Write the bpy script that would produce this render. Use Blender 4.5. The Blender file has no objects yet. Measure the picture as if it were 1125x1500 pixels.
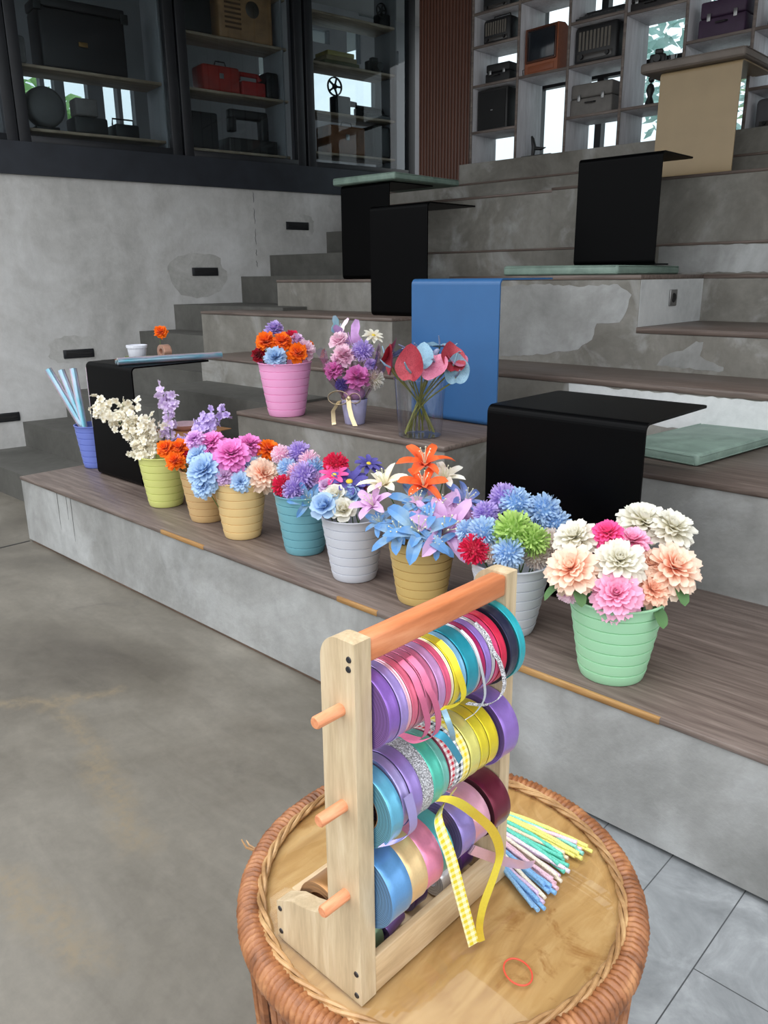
import bpy, bmesh, math, random
from mathutils import Vector, Matrix
random.seed(11)
PI = math.pi
WORLD, EXPOSURE = 2.3, 0.6
SC = bpy.context.scene
COL = SC.collection
rnd = random.uniform

# ------------------------------------------------------------------ mesh builder
class MB:
    def __init__(s):
        s.v = []; s.f = []; s.uv = []; s.sm = []; s.mi = []
    def add(s, vs, fs, uvs=None, smooth=True, mi=0):
        o = len(s.v)
        s.v += [tuple(p) for p in vs]
        s.uv += list(uvs) if uvs else [(0.0, 0.0)] * len(vs)
        for f in fs:
            s.f.append(tuple(i + o for i in f)); s.sm.append(smooth); s.mi.append(mi)
        return s
    def box(s, x0, x1, y0, y1, z0, z1, bev=0.0, seg=2, rot=None, mi=0):
        bm = bmesh.new()
        bmesh.ops.create_cube(bm, size=1)
        for v in bm.verts:
            v.co = Vector(((x0 + x1) / 2 + v.co.x * (x1 - x0), (y0 + y1) / 2 + v.co.y * (y1 - y0), (z0 + z1) / 2 + v.co.z * (z1 - z0)))
        if bev > 0:
            bmesh.ops.bevel(bm, geom=bm.edges[:], offset=bev, segments=seg, profile=0.5, affect='EDGES')
        if rot is not None:
            bmesh.ops.transform(bm, matrix=rot, verts=bm.verts)
        bm.verts.index_update()
        s.add([v.co.copy() for v in bm.verts], [[v.index for v in f.verts] for f in bm.faces], smooth=False, mi=mi)
        bm.free(); return s
    def lathe(s, prof, n=48, center=(0, 0, 0), axis='z', closed=False, smooth=True, mi=0, uvscale=1.0):
        vs = []; uvs = []; m = len(prof)
        for i in range(n + 1):
            a = 2 * PI * i / n; c, sn = math.cos(a), math.sin(a)
            for j, (r, h) in enumerate(prof):
                p = (r * c, r * sn, h) if axis == 'z' else ((r * c, h, r * sn) if axis == 'y' else (h, r * c, r * sn))
                vs.append((p[0] + center[0], p[1] + center[1], p[2] + center[2])); uvs.append((i / n * uvscale, h))
        fs = []
        for i in range(n):
            for j in range(m if closed else m - 1):
                k = (j + 1) % m
                a, b, c, d = i * m + j, (i + 1) * m + j, (i + 1) * m + k, i * m + k
                fs.append((a, b, c, d) if axis != 'y' else (d, c, b, a))
        return s.add(vs, fs, uvs, smooth, mi)
    def tube(s, pts, r, n=8, closed=False, cap=True, mi=0):
        pts = [Vector(p) for p in pts]; N = len(pts); rs = r if isinstance(r, (list, tuple)) else [r] * N
        vs = []; up = Vector((0.12, 0.07, 1)).normalized(); prev = None
        for i, p in enumerate(pts):
            if closed: t = pts[(i + 1) % N] - pts[i - 1]
            else: t = pts[min(i + 1, N - 1)] - pts[max(i - 1, 0)]
            t = t.normalized() if t.length > 1e-9 else Vector((0, 0, 1))
            if prev is None:
                a = t.cross(up)
                if a.length < 1e-3: a = t.cross(Vector((1, 0, 0)))
            else:
                a = prev - t * prev.dot(t)
            a.normalize(); prev = a; b = t.cross(a)
            for k in range(n):
                q = 2 * PI * k / n
                vs.append(p + (a * math.cos(q) + b * math.sin(q)) * rs[i])
        fs = []
        for i in range(N if closed else N - 1):
            j = (i + 1) % N
            for k in range(n):
                l = (k + 1) % n
                fs.append((i * n + k, i * n + l, j * n + l, j * n + k))
        if cap and not closed:
            fs.append(tuple(range(n))[::-1]); fs.append(tuple((N - 1) * n + k for k in range(n)))
        uv = [(i / max(N - 1, 1), k / n) for i in range(N) for k in range(n)]
        return s.add(vs, fs, uv, True, mi)
    def prism(s, poly, y0, y1, axis='y', mi=0, smooth=False):
        n = len(poly)
        def P(a, b, h): return (a, h, b) if axis == 'y' else ((h, a, b) if axis == 'x' else (a, b, h))
        vs = [P(a, b, y0) for a, b in poly] + [P(a, b, y1) for a, b in poly]
        fs = [tuple(range(n)), tuple(range(2 * n - 1, n - 1, -1))] + [(i, i + n, (i + 1) % n + n, (i + 1) % n) for i in range(n)]
        return s.add(vs, fs, None, smooth, mi)
    def strip(s, pts, wv, t=0.0005, mi=0):
        """a ribbon along pts; wv one width vector or one per point"""
        N = len(pts); pts = [Vector(p) for p in pts]
        W = [Vector(w) for w in wv] if isinstance(wv[0], (tuple, list, Vector)) else [Vector(wv)] * N
        vs = []; uv = []; L = 0
        for i, p in enumerate(pts):
            if i: L += (p - pts[i - 1]).length
            tg = (pts[min(i + 1, N - 1)] - pts[max(i - 1, 0)]).normalized()
            nn = tg.cross(W[i]).normalized() * t
            for sg in (1, -1):
                for e in (-0.5, 0.5):
                    vs.append(p + W[i] * e + nn * sg); uv.append((L, e * W[i].length))
        fs = []
        for i in range(N - 1):
            a, b = i * 4, i * 4 + 4
            fs += [(a, a + 1, b + 1, b), (a + 3, a + 2, b + 2, b + 3), (a + 1, a + 3, b + 3, b + 1), (a + 2, a, b, b + 2)]
        fs += [(0, 2, 3, 1), (N * 4 - 4, N * 4 - 3, N * 4 - 1, N * 4 - 2)]
        return s.add(vs, fs, uv, True, mi)
    def sphere(s, c, r, n=12, m=8, mi=0, sc=(1, 1, 1)):
        vs = []; fs = []
        for j in range(m + 1):
            th = PI * j / m
            for i in range(n):
                a = 2 * PI * i / n
                vs.append((c[0] + r * sc[0] * math.sin(th) * math.cos(a), c[1] + r * sc[1] * math.sin(th) * math.sin(a), c[2] + r * sc[2] * math.cos(th)))
        for j in range(m):
            for i in range(n):
                k = (i + 1) % n
                fs.append((j * n + i, (j + 1) * n + i, (j + 1) * n + k, j * n + k))
        return s.add(vs, fs, None, True, mi)
    def mesh(s, name):
        me = bpy.data.meshes.new(name)
        me.from_pydata(s.v, [], s.f)
        ul = me.uv_layers.new(name='UVMap')
        for lp in me.loops:
            ul.data[lp.index].uv = s.uv[lp.vertex_index]
        for i, p in enumerate(me.polygons):
            p.use_smooth = s.sm[i]; p.material_index = s.mi[i]
        me.validate(); me.update()
        me.set_sharp_from_angle(angle=math.radians(48))
        return me

def link(name, data, parent=None, mats=None):
    o = bpy.data.objects.new(name, data); COL.objects.link(o)
    if parent is not None: o.parent = parent
    if mats is not None and data is not None and len(data.materials) == 0:
        for m in (mats if isinstance(mats, (list, tuple)) else [mats]): data.materials.append(m)
    return o
def part(name, mb, mat, parent, label=None, stuff=False):
    o = link(name, mb.mesh(name) if isinstance(mb, MB) else mb, parent, mat)
    if label: o['label'] = label
    if stuff: o['kind'] = 'stuff'
    return o
def tag(o, label, cat, group=None, kind=None):
    o['label'] = label; o['category'] = cat
    if group: o['group'] = group
    if kind: o['kind'] = kind
    return o
def thing(name, label, cat, loc=(0, 0, 0), rotz=0.0, group=None):
    o = bpy.data.objects.new(name, None); COL.objects.link(o)
    o.empty_display_size = 0.05
    o.location = loc; o.rotation_euler = (0, 0, rotz)
    return tag(o, label, cat, group)
def single(name, mb, mat, label, cat, loc=(0, 0, 0), rotz=0.0, group=None):
    o = link(name, mb.mesh(name), None, mat); o.location = loc; o.rotation_euler = (0, 0, rotz)
    return tag(o, label, cat, group)
def struct(name, mb, mat, label=None, cat=None, parent=None):
    o = link(name, mb.mesh(name), parent, mat)
    if parent is None:
        o['kind'] = 'structure'
        if label: o['label'] = label
        if cat: o['category'] = cat
    return o
def dup(o, parent=None):
    c = o.copy(); COL.objects.link(c)
    if parent is not None: c.parent = parent
    for ch in [k for k in bpy.data.objects if k.parent == o]: dup(ch, c)
    return c

# ------------------------------------------------------------------ materials
def srgb(h):
    if isinstance(h, str):
        h = h.lstrip('#'); c = [int(h[i:i + 2], 16) / 255 for i in (0, 2, 4)]
    else: c = [x / 255 for x in h]
    return tuple(x / 12.92 if x <= 0.04045 else ((x + 0.055) / 1.055) ** 2.4 for x in c) + (1.0,)
class NT:
    def __init__(s, name):
        s.m = bpy.data.materials.new(name); s.m.use_nodes = True; s.t = s.m.node_tree; s.n = s.t.nodes
        s.b = s.n['Principled BSDF']; s.out = s.n['Material Output']
    def new(s, typ, **kw):
        n = s.n.new(typ)
        for k, v in kw.items():
            if k in n.inputs: n.inputs[k].default_value = v
            else: setattr(n, k, v)
        return n
    def l(s, a, b): s.t.links.new(a, b)
    def coords(s, scale=(1, 1, 1), kind='world', rot=(0, 0, 0)):
        if kind == 'world': src = s.new('ShaderNodeNewGeometry').outputs['Position']
        else: src = s.new('ShaderNodeTexCoord').outputs['Object' if kind == 'object' else 'UV']
        mp = s.new('ShaderNodeMapping'); mp.inputs['Scale'].default_value = scale; mp.inputs['Rotation'].default_value = rot
        s.l(src, mp.inputs['Vector']); return mp.outputs['Vector']
    def noise(s, vec, scale, detail=4, rough=0.55, dist=0.0):
        n = s.new('ShaderNodeTexNoise'); n.inputs['Scale'].default_value = scale; n.inputs['Detail'].default_value = detail
        n.inputs['Roughness'].default_value = rough; n.inputs['Distortion'].default_value = dist
        s.l(vec, n.inputs['Vector']); return n.outputs['Fac']
    def ramp(s, fac, stops):
        r = s.new('ShaderNodeValToRGB'); e = r.color_ramp.elements
        while len(e) < len(stops): e.new(0.5)
        for i, (p, c) in enumerate(stops): e[i].position = p; e[i].color = c
        s.l(fac, r.inputs['Fac']); return r.outputs['Color']
    def mix(s, fac, a, b, mode='MIX'):
        n = s.new('ShaderNodeMix', data_type='RGBA', blend_type=mode)
        for x, i in ((fac, 0), (a, 6), (b, 7)):
            if hasattr(x, 'links') or isinstance(x, bpy.types.NodeSocket): s.l(x, n.inputs[i])
            else: n.inputs[i].default_value = x
        return n.outputs[2]
    def bump(s, h, strength=0.2, dist=0.01):
        n = s.new('ShaderNodeBump'); n.inputs['Strength'].default_value = strength; n.inputs['Distance'].default_value = dist
        s.l(h, n.inputs['Height']); s.l(n.outputs['Normal'], s.b.inputs['Normal'])
    def set(s, **kw):
        for k, v in kw.items():
            k = {'color': 'Base Color', 'rough': 'Roughness', 'metal': 'Metallic', 'spec': 'Specular IOR Level', 'sheen': 'Sheen Weight', 'coat': 'Coat Weight', 'trans': 'Transmission Weight', 'alpha': 'Alpha', 'ior': 'IOR', 'sss': 'Subsurface Weight'}[k]
            if isinstance(v, bpy.types.NodeSocket): s.l(v, s.b.inputs[k])
            else: s.b.inputs[k].default_value = v
        return s
CACHE = {}
def plain(name, col, rough=0.5, metal=0.0, var=0.06, scale=30, spec=0.5, bump=0.0):
    key = (name, str(col))
    if key in CACHE: return CACHE[key]
    t = NT(name); c = srgb(col)
    f = t.noise(t.coords(kind='object'), scale, 3)
    lo = tuple(x * (1 - var * 2) for x in c[:3]) + (1,); hi = tuple(min(1, x * (1 + var)) for x in c[:3]) + (1,)
    t.set(color=t.ramp(f, [(0.3, lo), (0.7, hi)]), rough=rough, metal=metal, spec=spec)
    if bump: t.bump(f, bump, 0.002)
    CACHE[key] = t.m; return t.m
def concrete(name, dark, mid, light, seed=0.0, scale=1.0, streak=True, patch=0.5, rough=0.75, patchcol=None):
    t = NT(name)
    g = t.new('ShaderNodeNewGeometry').outputs['Position']
    mp = t.new('ShaderNodeMapping'); mp.inputs['Location'].default_value = (seed * 3.1, seed * 1.7, seed * 2.3); t.l(g, mp.inputs['Vector'])
    v = mp.outputs['Vector']
    big = t.noise(v, 1.1 * scale, 8, 0.62, 0.8)
    col = t.ramp(big, [(0.28, srgb(dark)), (0.5, srgb(mid)), (0.74, srgb(light))])
    fine = t.noise(v, 14 * scale, 8, 0.65, 0.4)
    col = t.mix(0.35, col, t.ramp(fine, [(0.3, (0.36, 0.36, 0.36, 1)), (0.7, (0.64, 0.64, 0.64, 1))]), 'OVERLAY')
    if streak:
        mp2 = t.new('ShaderNodeMapping'); mp2.inputs['Scale'].default_value = (3.2, 3.2, 0.5); t.l(v, mp2.inputs['Vector'])
        st = t.noise(mp2.outputs['Vector'], 2.2, 6, 0.6, 0.3)
        col = t.mix(0.3, col, t.ramp(st, [(0.35, (0.40, 0.40, 0.40, 1)), (0.66, (0.60, 0.60, 0.60, 1))]), 'OVERLAY')
    pn = t.noise(v, 2.1 * scale, 7, 0.58, 0.7)
    mask = t.ramp(pn, [(0.54, (0, 0, 0, 1)), (0.74, (1, 1, 1, 1))])
    mm = t.new('ShaderNodeMath', operation='MULTIPLY'); t.l(mask, mm.inputs[0]); mm.inputs[1].default_value = patch
    col = t.mix(mm.outputs[0], col, srgb(patchcol or light))
    pit = t.noise(v, 55, 3, 0.6)
    t.set(color=col, rough=rough, spec=0.35)
    hh = t.new('ShaderNodeMath', operation='ADD'); t.l(fine, hh.inputs[0]); t.l(pit, hh.inputs[1])
    t.bump(hh.outputs[0], 0.12, 0.01)
    return t.m
def wood(name, dark, mid, light, axis=0, rough=0.5, kind='object', scale=1.0, stretch=14, bump=0.1):
    t = NT(name); sc = [stretch * scale] * 3; sc[axis] = 1.0 * scale
    v = t.coords(tuple(sc), kind)
    n1 = t.noise(v, 3.0, 8, 0.6, 0.6); n2 = t.noise(v, 14.0, 4, 0.6)
    col = t.ramp(n1, [(0.3, srgb(dark)), (0.5, srgb(mid)), (0.7, srgb(light))])
    col = t.mix(0.25, col, t.ramp(n2, [(0.35, (0.36, 0.36, 0.36, 1)), (0.65, (0.64, 0.64, 0.64, 1))]), 'OVERLAY')
    t.set(color=col, rough=rough, spec=0.4); t.bump(n2, bump, 0.002)
    return t.m
def satin(name, col, rough=0.3, dark=0.95):
    key = ('satin', str(col), rough)
    if key in CACHE: return CACHE[key]
    t = NT(name); c = srgb(col)
    v = t.coords((1, 60, 60), 'object'); n = t.noise(v, 6, 2)
    lo = tuple(x * dark for x in c[:3]) + (1,)
    col = t.ramp(n, [(0.35, lo), (0.65, c)])
    # wound edges: concentric layers on the two flat ends
    tc = t.new('ShaderNodeTexCoord'); sx = t.new('ShaderNodeSeparateXYZ'); t.l(tc.outputs['Object'], sx.inputs[0])
    cx = t.new('ShaderNodeCombineXYZ'); t.l(sx.outputs[0], cx.inputs[0]); t.l(sx.outputs[2], cx.inputs[1])
    ln = t.new('ShaderNodeVectorMath', operation='LENGTH'); t.l(cx.outputs[0], ln.inputs[0])
    fq = t.new('ShaderNodeMath', operation='MULTIPLY'); t.l(ln.outputs['Value'], fq.inputs[0]); fq.inputs[1].default_value = 3200
    sn = t.new('ShaderNodeMath', operation='SINE'); t.l(fq.outputs[0], sn.inputs[0])
    rg = t.ramp(sn.outputs[0], [(0.0, (0.42, 0.42, 0.42, 1)), (0.7, (0.9, 0.9, 0.9, 1))])
    ns = t.new('ShaderNodeSeparateXYZ'); t.l(tc.outputs['Normal'], ns.inputs[0])
    ab = t.new('ShaderNodeMath', operation='ABSOLUTE'); t.l(ns.outputs[1], ab.inputs[0])
    gt = t.new('ShaderNodeMath', operation='GREATER_THAN'); t.l(ab.outputs[0], gt.inputs[0]); gt.inputs[1].default_value = 0.8
    col = t.mix(gt.outputs[0], col, t.mix(1.0, col, rg, 'MULTIPLY'))
    t.set(color=col, rough=rough, spec=0.8, sheen=0.15, metal=0.5)
    t.b.inputs['Anisotropic'].default_value = 0.6
    CACHE[key] = t.m; return t.m
def gingham(name, a, b, period=0.006):
    t = NT(name); v = t.coords((1, 1, 1), 'uv')
    sx = t.new('ShaderNodeSeparateXYZ'); t.l(v, sx.inputs[0]); outs = []
    for k in (0, 1):
        m = t.new('ShaderNodeMath', operation='MULTIPLY'); t.l(sx.outputs[k], m.inputs[0]); m.inputs[1].default_value = 1 / period
        f = t.new('ShaderNodeMath', operation='FRACT'); t.l(m.outputs[0], f.inputs[0])
        g = t.new('ShaderNodeMath', operation='GREATER_THAN'); t.l(f.outputs[0], g.inputs[0]); g.inputs[1].default_value = 0.5
        outs.append(g.outputs[0])
    ad = t.new('ShaderNodeMath', operation='ADD'); t.l(outs[0], ad.inputs[0]); t.l(outs[1], ad.inputs[1])
    h = t.new('ShaderNodeMath', operation='MULTIPLY'); t.l(ad.outputs[0], h.inputs[0]); h.inputs[1].default_value = 0.5
    t.set(color=t.mix(h.outputs[0], srgb(b), srgb(a)), rough=0.6); return t.m
def glitter(name, col):
    t = NT(name); v = t.coords((1, 1, 1), 'object')
    vo = t.new('ShaderNodeTexVoronoi'); vo.inputs['Scale'].default_value = 800; t.l(v, vo.inputs['Vector'])
    sc_ = t.new('ShaderNodeSeparateColor'); t.l(vo.outputs['Color'], sc_.inputs[0])
    t.set(color=t.ramp(sc_.outputs[0], [(0.1, srgb((130, 130, 134))), (0.55, srgb(col)), (0.85, srgb((250, 250, 255)))]), metal=0.3, rough=0.4)
    t.bump(vo.outputs['Distance'], 0.8, 0.002); return t.m
def petal(name, base, tip, mid=0.45, rough=0.6):
    key = ('petal', str(base), str(tip))
    if key in CACHE: return CACHE[key]
    t = NT(name); u = t.new('ShaderNodeTexCoord').outputs['UV']
    sx = t.new('ShaderNodeSeparateXYZ'); t.l(u, sx.inputs[0])
    n = t.noise(t.coords((1, 1, 1), 'object'), 6, 3)
    ad = t.new('ShaderNodeMath', operation='MULTIPLY_ADD'); t.l(n, ad.inputs[0]); ad.inputs[1].default_value = 0.35; t.l(sx.outputs[0], ad.inputs[2])
    col = t.ramp(ad.outputs[0], [(0.12, srgb(base)), (mid + 0.12, tuple((a + b) / 2 for a, b in zip(srgb(base), srgb(tip)))), (0.95, srgb(tip))])
    t.set(color=col, rough=rough, spec=0.25, sheen=0.15)
    tr = t.new('ShaderNodeBsdfTranslucent'); t.l(col, tr.inputs['Color'])
    mx = t.new('ShaderNodeMixShader'); mx.inputs[0].default_value = 0.25
    t.l(t.b.outputs[0], mx.inputs[1]); t.l(tr.outputs[0], mx.inputs[2]); t.l(mx.outputs[0], t.out.inputs['Surface'])
    CACHE[key] = t.m; return t.m
def clear(name, tint=(245, 250, 250), refl=1.0, rough=0.03, ior=1.45, density=0.0, film=None):
    """thin clear sheet: see-through with a Fresnel reflection"""
    t = NT(name)
    tr = t.new('ShaderNodeBsdfTransparent'); tr.inputs['Color'].default_value = srgb(tint)
    gl = t.new('ShaderNodeBsdfGlossy'); gl.inputs['Roughness'].default_value = rough; gl.inputs['Color'].default_value = (refl, refl, refl, 1)
    if film: gl.inputs['Color'].default_value = srgb(film)
    fr = t.new('ShaderNodeFresnel'); fr.inputs['IOR'].default_value = ior
    bf = t.new('ShaderNodeNewGeometry').outputs['Backfacing']
    inv = t.new('ShaderNodeMath', operation='SUBTRACT'); inv.inputs[0].default_value = 1.0; t.l(bf, inv.inputs[1])
    ml = t.new('ShaderNodeMath', operation='MULTIPLY'); t.l(fr.outputs[0], ml.inputs[0]); t.l(inv.outputs[0], ml.inputs[1])
    fac = ml.outputs[0]
    if density:
        a = t.new('ShaderNodeMath', operation='ADD'); t.l(fac, a.inputs[0]); a.inputs[1].default_value = density; a.use_clamp = True; fac = a.outputs[0]
    mx = t.new('ShaderNodeMixShader'); t.l(fac, mx.inputs[0]); t.l(tr.outputs[0], mx.inputs[1]); t.l(gl.outputs[0], mx.inputs[2])
    t.n.remove(t.b); t.l(mx.outputs[0], t.out.inputs['Surface']); return t.m
def iridescent(name, alpha=0.75):
    t = NT(name); v = t.coords((9, 9, 3), 'object')
    n = t.noise(v, 2.2, 3, 0.5, 0.4)
    lw = t.new('ShaderNodeLayerWeight'); lw.inputs['Blend'].default_value = 0.4
    a = t.new('ShaderNodeMath', operation='ADD'); t.l(n, a.inputs[0]); t.l(lw.outputs['Facing'], a.inputs[1])
    m = t.new('ShaderNodeMath', operation='MULTIPLY'); t.l(a.outputs[0], m.inputs[0]); m.inputs[1].default_value = 0.6
    col = t.ramp(m.outputs[0], [(0.25, srgb((110, 185, 205))), (0.4, srgb((185, 205, 225))), (0.52, srgb((225, 190, 215))), (0.64, srgb((235, 235, 215))), (0.8, srgb((120, 160, 190)))])
    t.set(color=col, rough=0.18, metal=0.45, spec=0.8, alpha=alpha); return t.m

M = {}
M['wallc'] = concrete('wall_concrete', (164, 163, 160), (190, 189, 187), (214, 214, 214), 0, 0.9, True, 0.25)
M['riser'] = concrete('riser_concrete', (118, 118, 115), (150, 150, 148), (184, 186, 186), 2, 1.0, True, 0.5, patchcol=(190, 192, 193))
M['riser2'] = concrete('rough_concrete', (98, 94, 87), (126, 123, 116), (156, 154, 149), 5, 1.3, True, 0.65, patchcol=(188, 189, 188))
M['stair'] = concrete('stair_concrete', (72, 71, 67), (88, 87, 83), (106, 105, 101), 7, 1.0, True, 0.2)
M['patch'] = concrete('pale_plaster_lit', (186, 188, 188), (204, 206, 206), (222, 223, 222), 4, 2.0, False, 0.3)
def floor_mat():
    t = NT('polished_concrete')
    g = t.coords()
    big = t.noise(g, 0.9, 8, 0.6, 0.5)
    col = t.ramp(big, [(0.3, srgb((78, 73, 66))), (0.5, srgb((102, 97, 88))), (0.72, srgb((126, 121, 112)))])
    sw = t.noise(t.coords((1.2, 3.5, 1), rot=(0, 0, 0.5)), 2.6, 9, 0.68, 0.7)
    col = t.mix(0.45, col, t.ramp(sw, [(0.32, (0.36, 0.355, 0.35, 1)), (0.5, (0.5, 0.5, 0.5, 1)), (0.7, (0.64, 0.635, 0.63, 1))]), 'OVERLAY')
    fn = t.noise(g, 30, 8, 0.7, 0.3)
    col = t.mix(0.3, col, t.ramp(fn, [(0.3, (0.36, 0.36, 0.36, 1)), (0.7, (0.64, 0.64, 0.64, 1))]), 'OVERLAY')
    # worn tan scuffs along a few lines of the slab
    def seg(a, b_, wd):
        pa = t.new('ShaderNodeVectorMath', operation='SUBTRACT'); t.l(gd, pa.inputs[0]); pa.inputs[1].default_value = (a[0], a[1], 0)
        ba = (b_[0] - a[0], b_[1] - a[1], 0); L2 = ba[0] ** 2 + ba[1] ** 2
        dt = t.new('ShaderNodeVectorMath', operation='DOT_PRODUCT'); t.l(pa.outputs[0], dt.inputs[0]); dt.inputs[1].default_value = (ba[0] / L2, ba[1] / L2, 0)
        cl = t.new('ShaderNodeClamp'); t.l(dt.outputs['Value'], cl.inputs[0])
        sc_ = t.new('ShaderNodeVectorMath', operation='SCALE'); sc_.inputs[0].default_value = ba; t.l(cl.outputs[0], sc_.inputs['Scale'])
        df = t.new('ShaderNodeVectorMath', operation='DISTANCE'); t.l(pa.outputs[0], df.inputs[0]); t.l(sc_.outputs[0], df.inputs[1])
        return t.ramp(df.outputs['Value'], [(0.0, (1, 1, 1, 1)), (wd, (0, 0, 0, 1))])
    wob = t.new('ShaderNodeTexNoise'); wob.inputs['Scale'].default_value = 7; wob.inputs['Detail'].default_value = 6; t.l(g, wob.inputs['Vector'])
    wv = t.new('ShaderNodeVectorMath', operation='MULTIPLY_ADD'); t.l(wob.outputs['Color'], wv.inputs[0]); wv.inputs[1].default_value = (.16, .16, 0); wv.inputs[2].default_value = (-.08, -.08, 0)
    ga = t.new('ShaderNodeVectorMath', operation='ADD'); t.l(g, ga.inputs[0]); t.l(wv.outputs[0], ga.inputs[1]); gd = ga.outputs[0]
    ms = None
    for a_, b2, wd in (((-2.83, .90), (-2.65, 1.07), .05), ((-2.71, 1.05), (-2.60, 1.23), .045), ((-2.65, 1.06), (-2.28, .99), .05), ((-2.28, .99), (-1.78, .85), .085), ((-1.91, .54), (-1.51, .58), .09)):
        k_ = seg(a_, b2, wd); ms = k_ if ms is None else t.mix(1.0, ms, k_, 'LIGHTEN')
    br_ = t.ramp(t.noise(g, 26, 6, 0.7), [(0.40, (0.15, 0.15, 0.15, 1)), (0.58, (0.85, 0.85, 0.85, 1))])
    col = t.mix(t.mix(1.0, ms, br_, 'MULTIPLY'), col, srgb((124, 112, 92)))
    ds = t.ramp(t.noise(g, 2.6, 5, 0.6, 1.2), [(0.66, (0, 0, 0, 1)), (0.74, (0.45, 0.45, 0.45, 1))])
    col = t.mix(ds, col, srgb((84, 80, 76)))
    t.set(color=col, rough=t.ramp(big, [(0.3, (0.32, 0.32, 0.32, 1)), (0.7, (0.5, 0.5, 0.5, 1))]), spec=0.4)
    t.bump(fn, 0.06, 0.004); return t.m
M['floor'] = floor_mat()
def tile_mat():
    t = NT('grey_floor_tile')
    g = t.new('ShaderNodeNewGeometry').outputs['Position']
    sx = t.new('ShaderNodeSeparateXYZ'); t.l(g, sx.inputs[0]); cx = t.new('ShaderNodeCombineXYZ')
    ax = t.new('ShaderNodeMath', operation='ADD'); t.l(sx.outputs[0], ax.inputs[0]); ax.inputs[1].default_value = 1.425
    ay = t.new('ShaderNodeMath', operation='ADD'); t.l(sx.outputs[1], ay.inputs[0]); ay.inputs[1].default_value = 1.203
    t.l(ay.outputs[0], cx.inputs[0]); t.l(ax.outputs[0], cx.inputs[1])
    br = t.new('ShaderNodeTexBrick'); t.l(cx.outputs[0], br.inputs['Vector'])
    br.inputs['Scale'].default_value = 1.0; br.inputs['Mortar Size'].default_value = 0.0016; br.inputs['Brick Width'].default_value = 0.9; br.inputs['Row Height'].default_value = 0.19
    br.offset = 0.5
    n = t.noise(g, 5, 9, 0.65, 1.2); n2 = t.noise(g, 22, 6, 0.7, 0.5)
    col = t.ramp(n, [(0.3, srgb((118, 121, 123))), (0.5, srgb((138, 141, 143))), (0.7, srgb((162, 165, 167)))])
    col = t.mix(0.3, col, t.ramp(n2, [(0.3, (0.38, 0.38, 0.38, 1)), (0.7, (0.64, 0.64, 0.64, 1))]), 'OVERLAY')
    col = t.mix(br.outputs['Fac'], col, srgb((72, 74, 76)))
    t.set(color=col, rough=0.42, spec=0.4); return t.m
M['tile'] = tile_mat()
M['tread'] = wood('tread_laminate', (84, 71, 65), (105, 92, 85), (127, 113, 105), 0, 0.42, 'world', 1.0, 16, 0.15)
M['gapshade'] = wood('gap_shade', (74, 60, 52), (100, 82, 70), (124, 102, 88), 0, 0.55, 'world', 1.0, 16)
M['ply'] = wood('raw_plywood', (120, 86, 48), (158, 118, 70), (180, 142, 92), 0, 0.6, 'world', 1.0, 14)
M['rackwood'] = wood('pale_pine', (178, 156, 124), (196, 174, 140), (212, 192, 160), 2, 0.45, 'object', 1.6, 9, 0.04)
M['rackwoodx'] = wood('pale_pine_board', (182, 154, 118), (202, 174, 136), (218, 196, 162), 1, 0.45, 'object', 1.6, 9, 0.04)
M['rail'] = wood('orange_wood', (184, 108, 66), (204, 126, 82), (218, 146, 104), 1, 0.4, 'object', 1.6, 8, 0.04)
M['peg'] = wood('orange_dowel', (196, 118, 76), (212, 138, 96), (226, 158, 118), 1, 0.45, 'object', 3, 8, 0.03)
M['black'] = plain('black_metal', (2, 2, 3), 0.4, 0.0, 0.1, 60, 0.07)
M['dark'] = plain('dark_device', (26, 25, 26), 0.5, 0.0, 0.15, 20)
M['beam'] = plain('steel_beam', (42, 46, 54), 0.45, 0.2, 0.12, 6)
M['frame'] = plain('dark_window_frame', (30, 32, 37), 0.45, 0.1, 0.1, 8)
M['bluemetal'] = plain('blue_metal', (48, 98, 150), 0.38, 0.0, 0.03, 6)
M['creammetal'] = plain('cream_metal', (164, 142, 108), 0.45, 0.0, 0.03, 6)
M['glass'] = clear('window_glass', (232, 238, 240), 0.9, 0.01, 1.5)
M['tglass'] = clear('table_glass', (254, 254, 252), 0.9, 0.02, 1.4)
M['vasep'] = clear('clear_plastic', (248, 249, 251), 0.9, 0.06, 1.45, 0.03)
M['cello'] = clear('cellophane', (240, 228, 238), 1.0, 0.08, 1.4, 0.10, film=(250, 225, 240))
M['irid'] = iridescent('iridescent_film', 0.8)
M['irid2'] = iridescent('iridescent_wing', 0.9)
def leather():
    t = NT('green_leatherette'); v = t.coords((1, 1, 1), 'object')
    n = t.noise(v, 7, 5, 0.6, 0.5); f = t.noise(v, 160, 3)
    t.set(color=t.ramp(n, [(0.3, srgb((104, 124, 114))), (0.7, srgb((138, 160, 148)))]), rough=0.5, spec=0.45); t.bump(f, 0.15, 0.003); return t.m
M['leather'] = leather()
M['greycush'] = plain('grey_cushion', (124, 114, 106), 0.6, 0, 0.1, 6)
M['zip'] = plain('zip_puller', (206, 206, 200), 0.35, 0.6)
def rattan(name, a, b, c, ax=(1, 1, 1)):
    t = NT(name); v = t.coords(ax, 'object'); n = t.noise(v, 22, 5, 0.6, 0.6); n2 = t.noise(v, 90, 3)
    col = t.ramp(n, [(0.3, srgb(a)), (0.52, srgb(b)), (0.72, srgb(c))]); t.set(color=col, rough=0.42, spec=0.5); t.bump(n2, 0.15, 0.002); return t.m
M['rattan'] = rattan('brown_rattan', (100, 60, 34), (150, 95, 57), (186, 132, 88))
M['braid'] = rattan('pale_rattan', (134, 98, 60), (172, 132, 88), (202, 166, 118))
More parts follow.
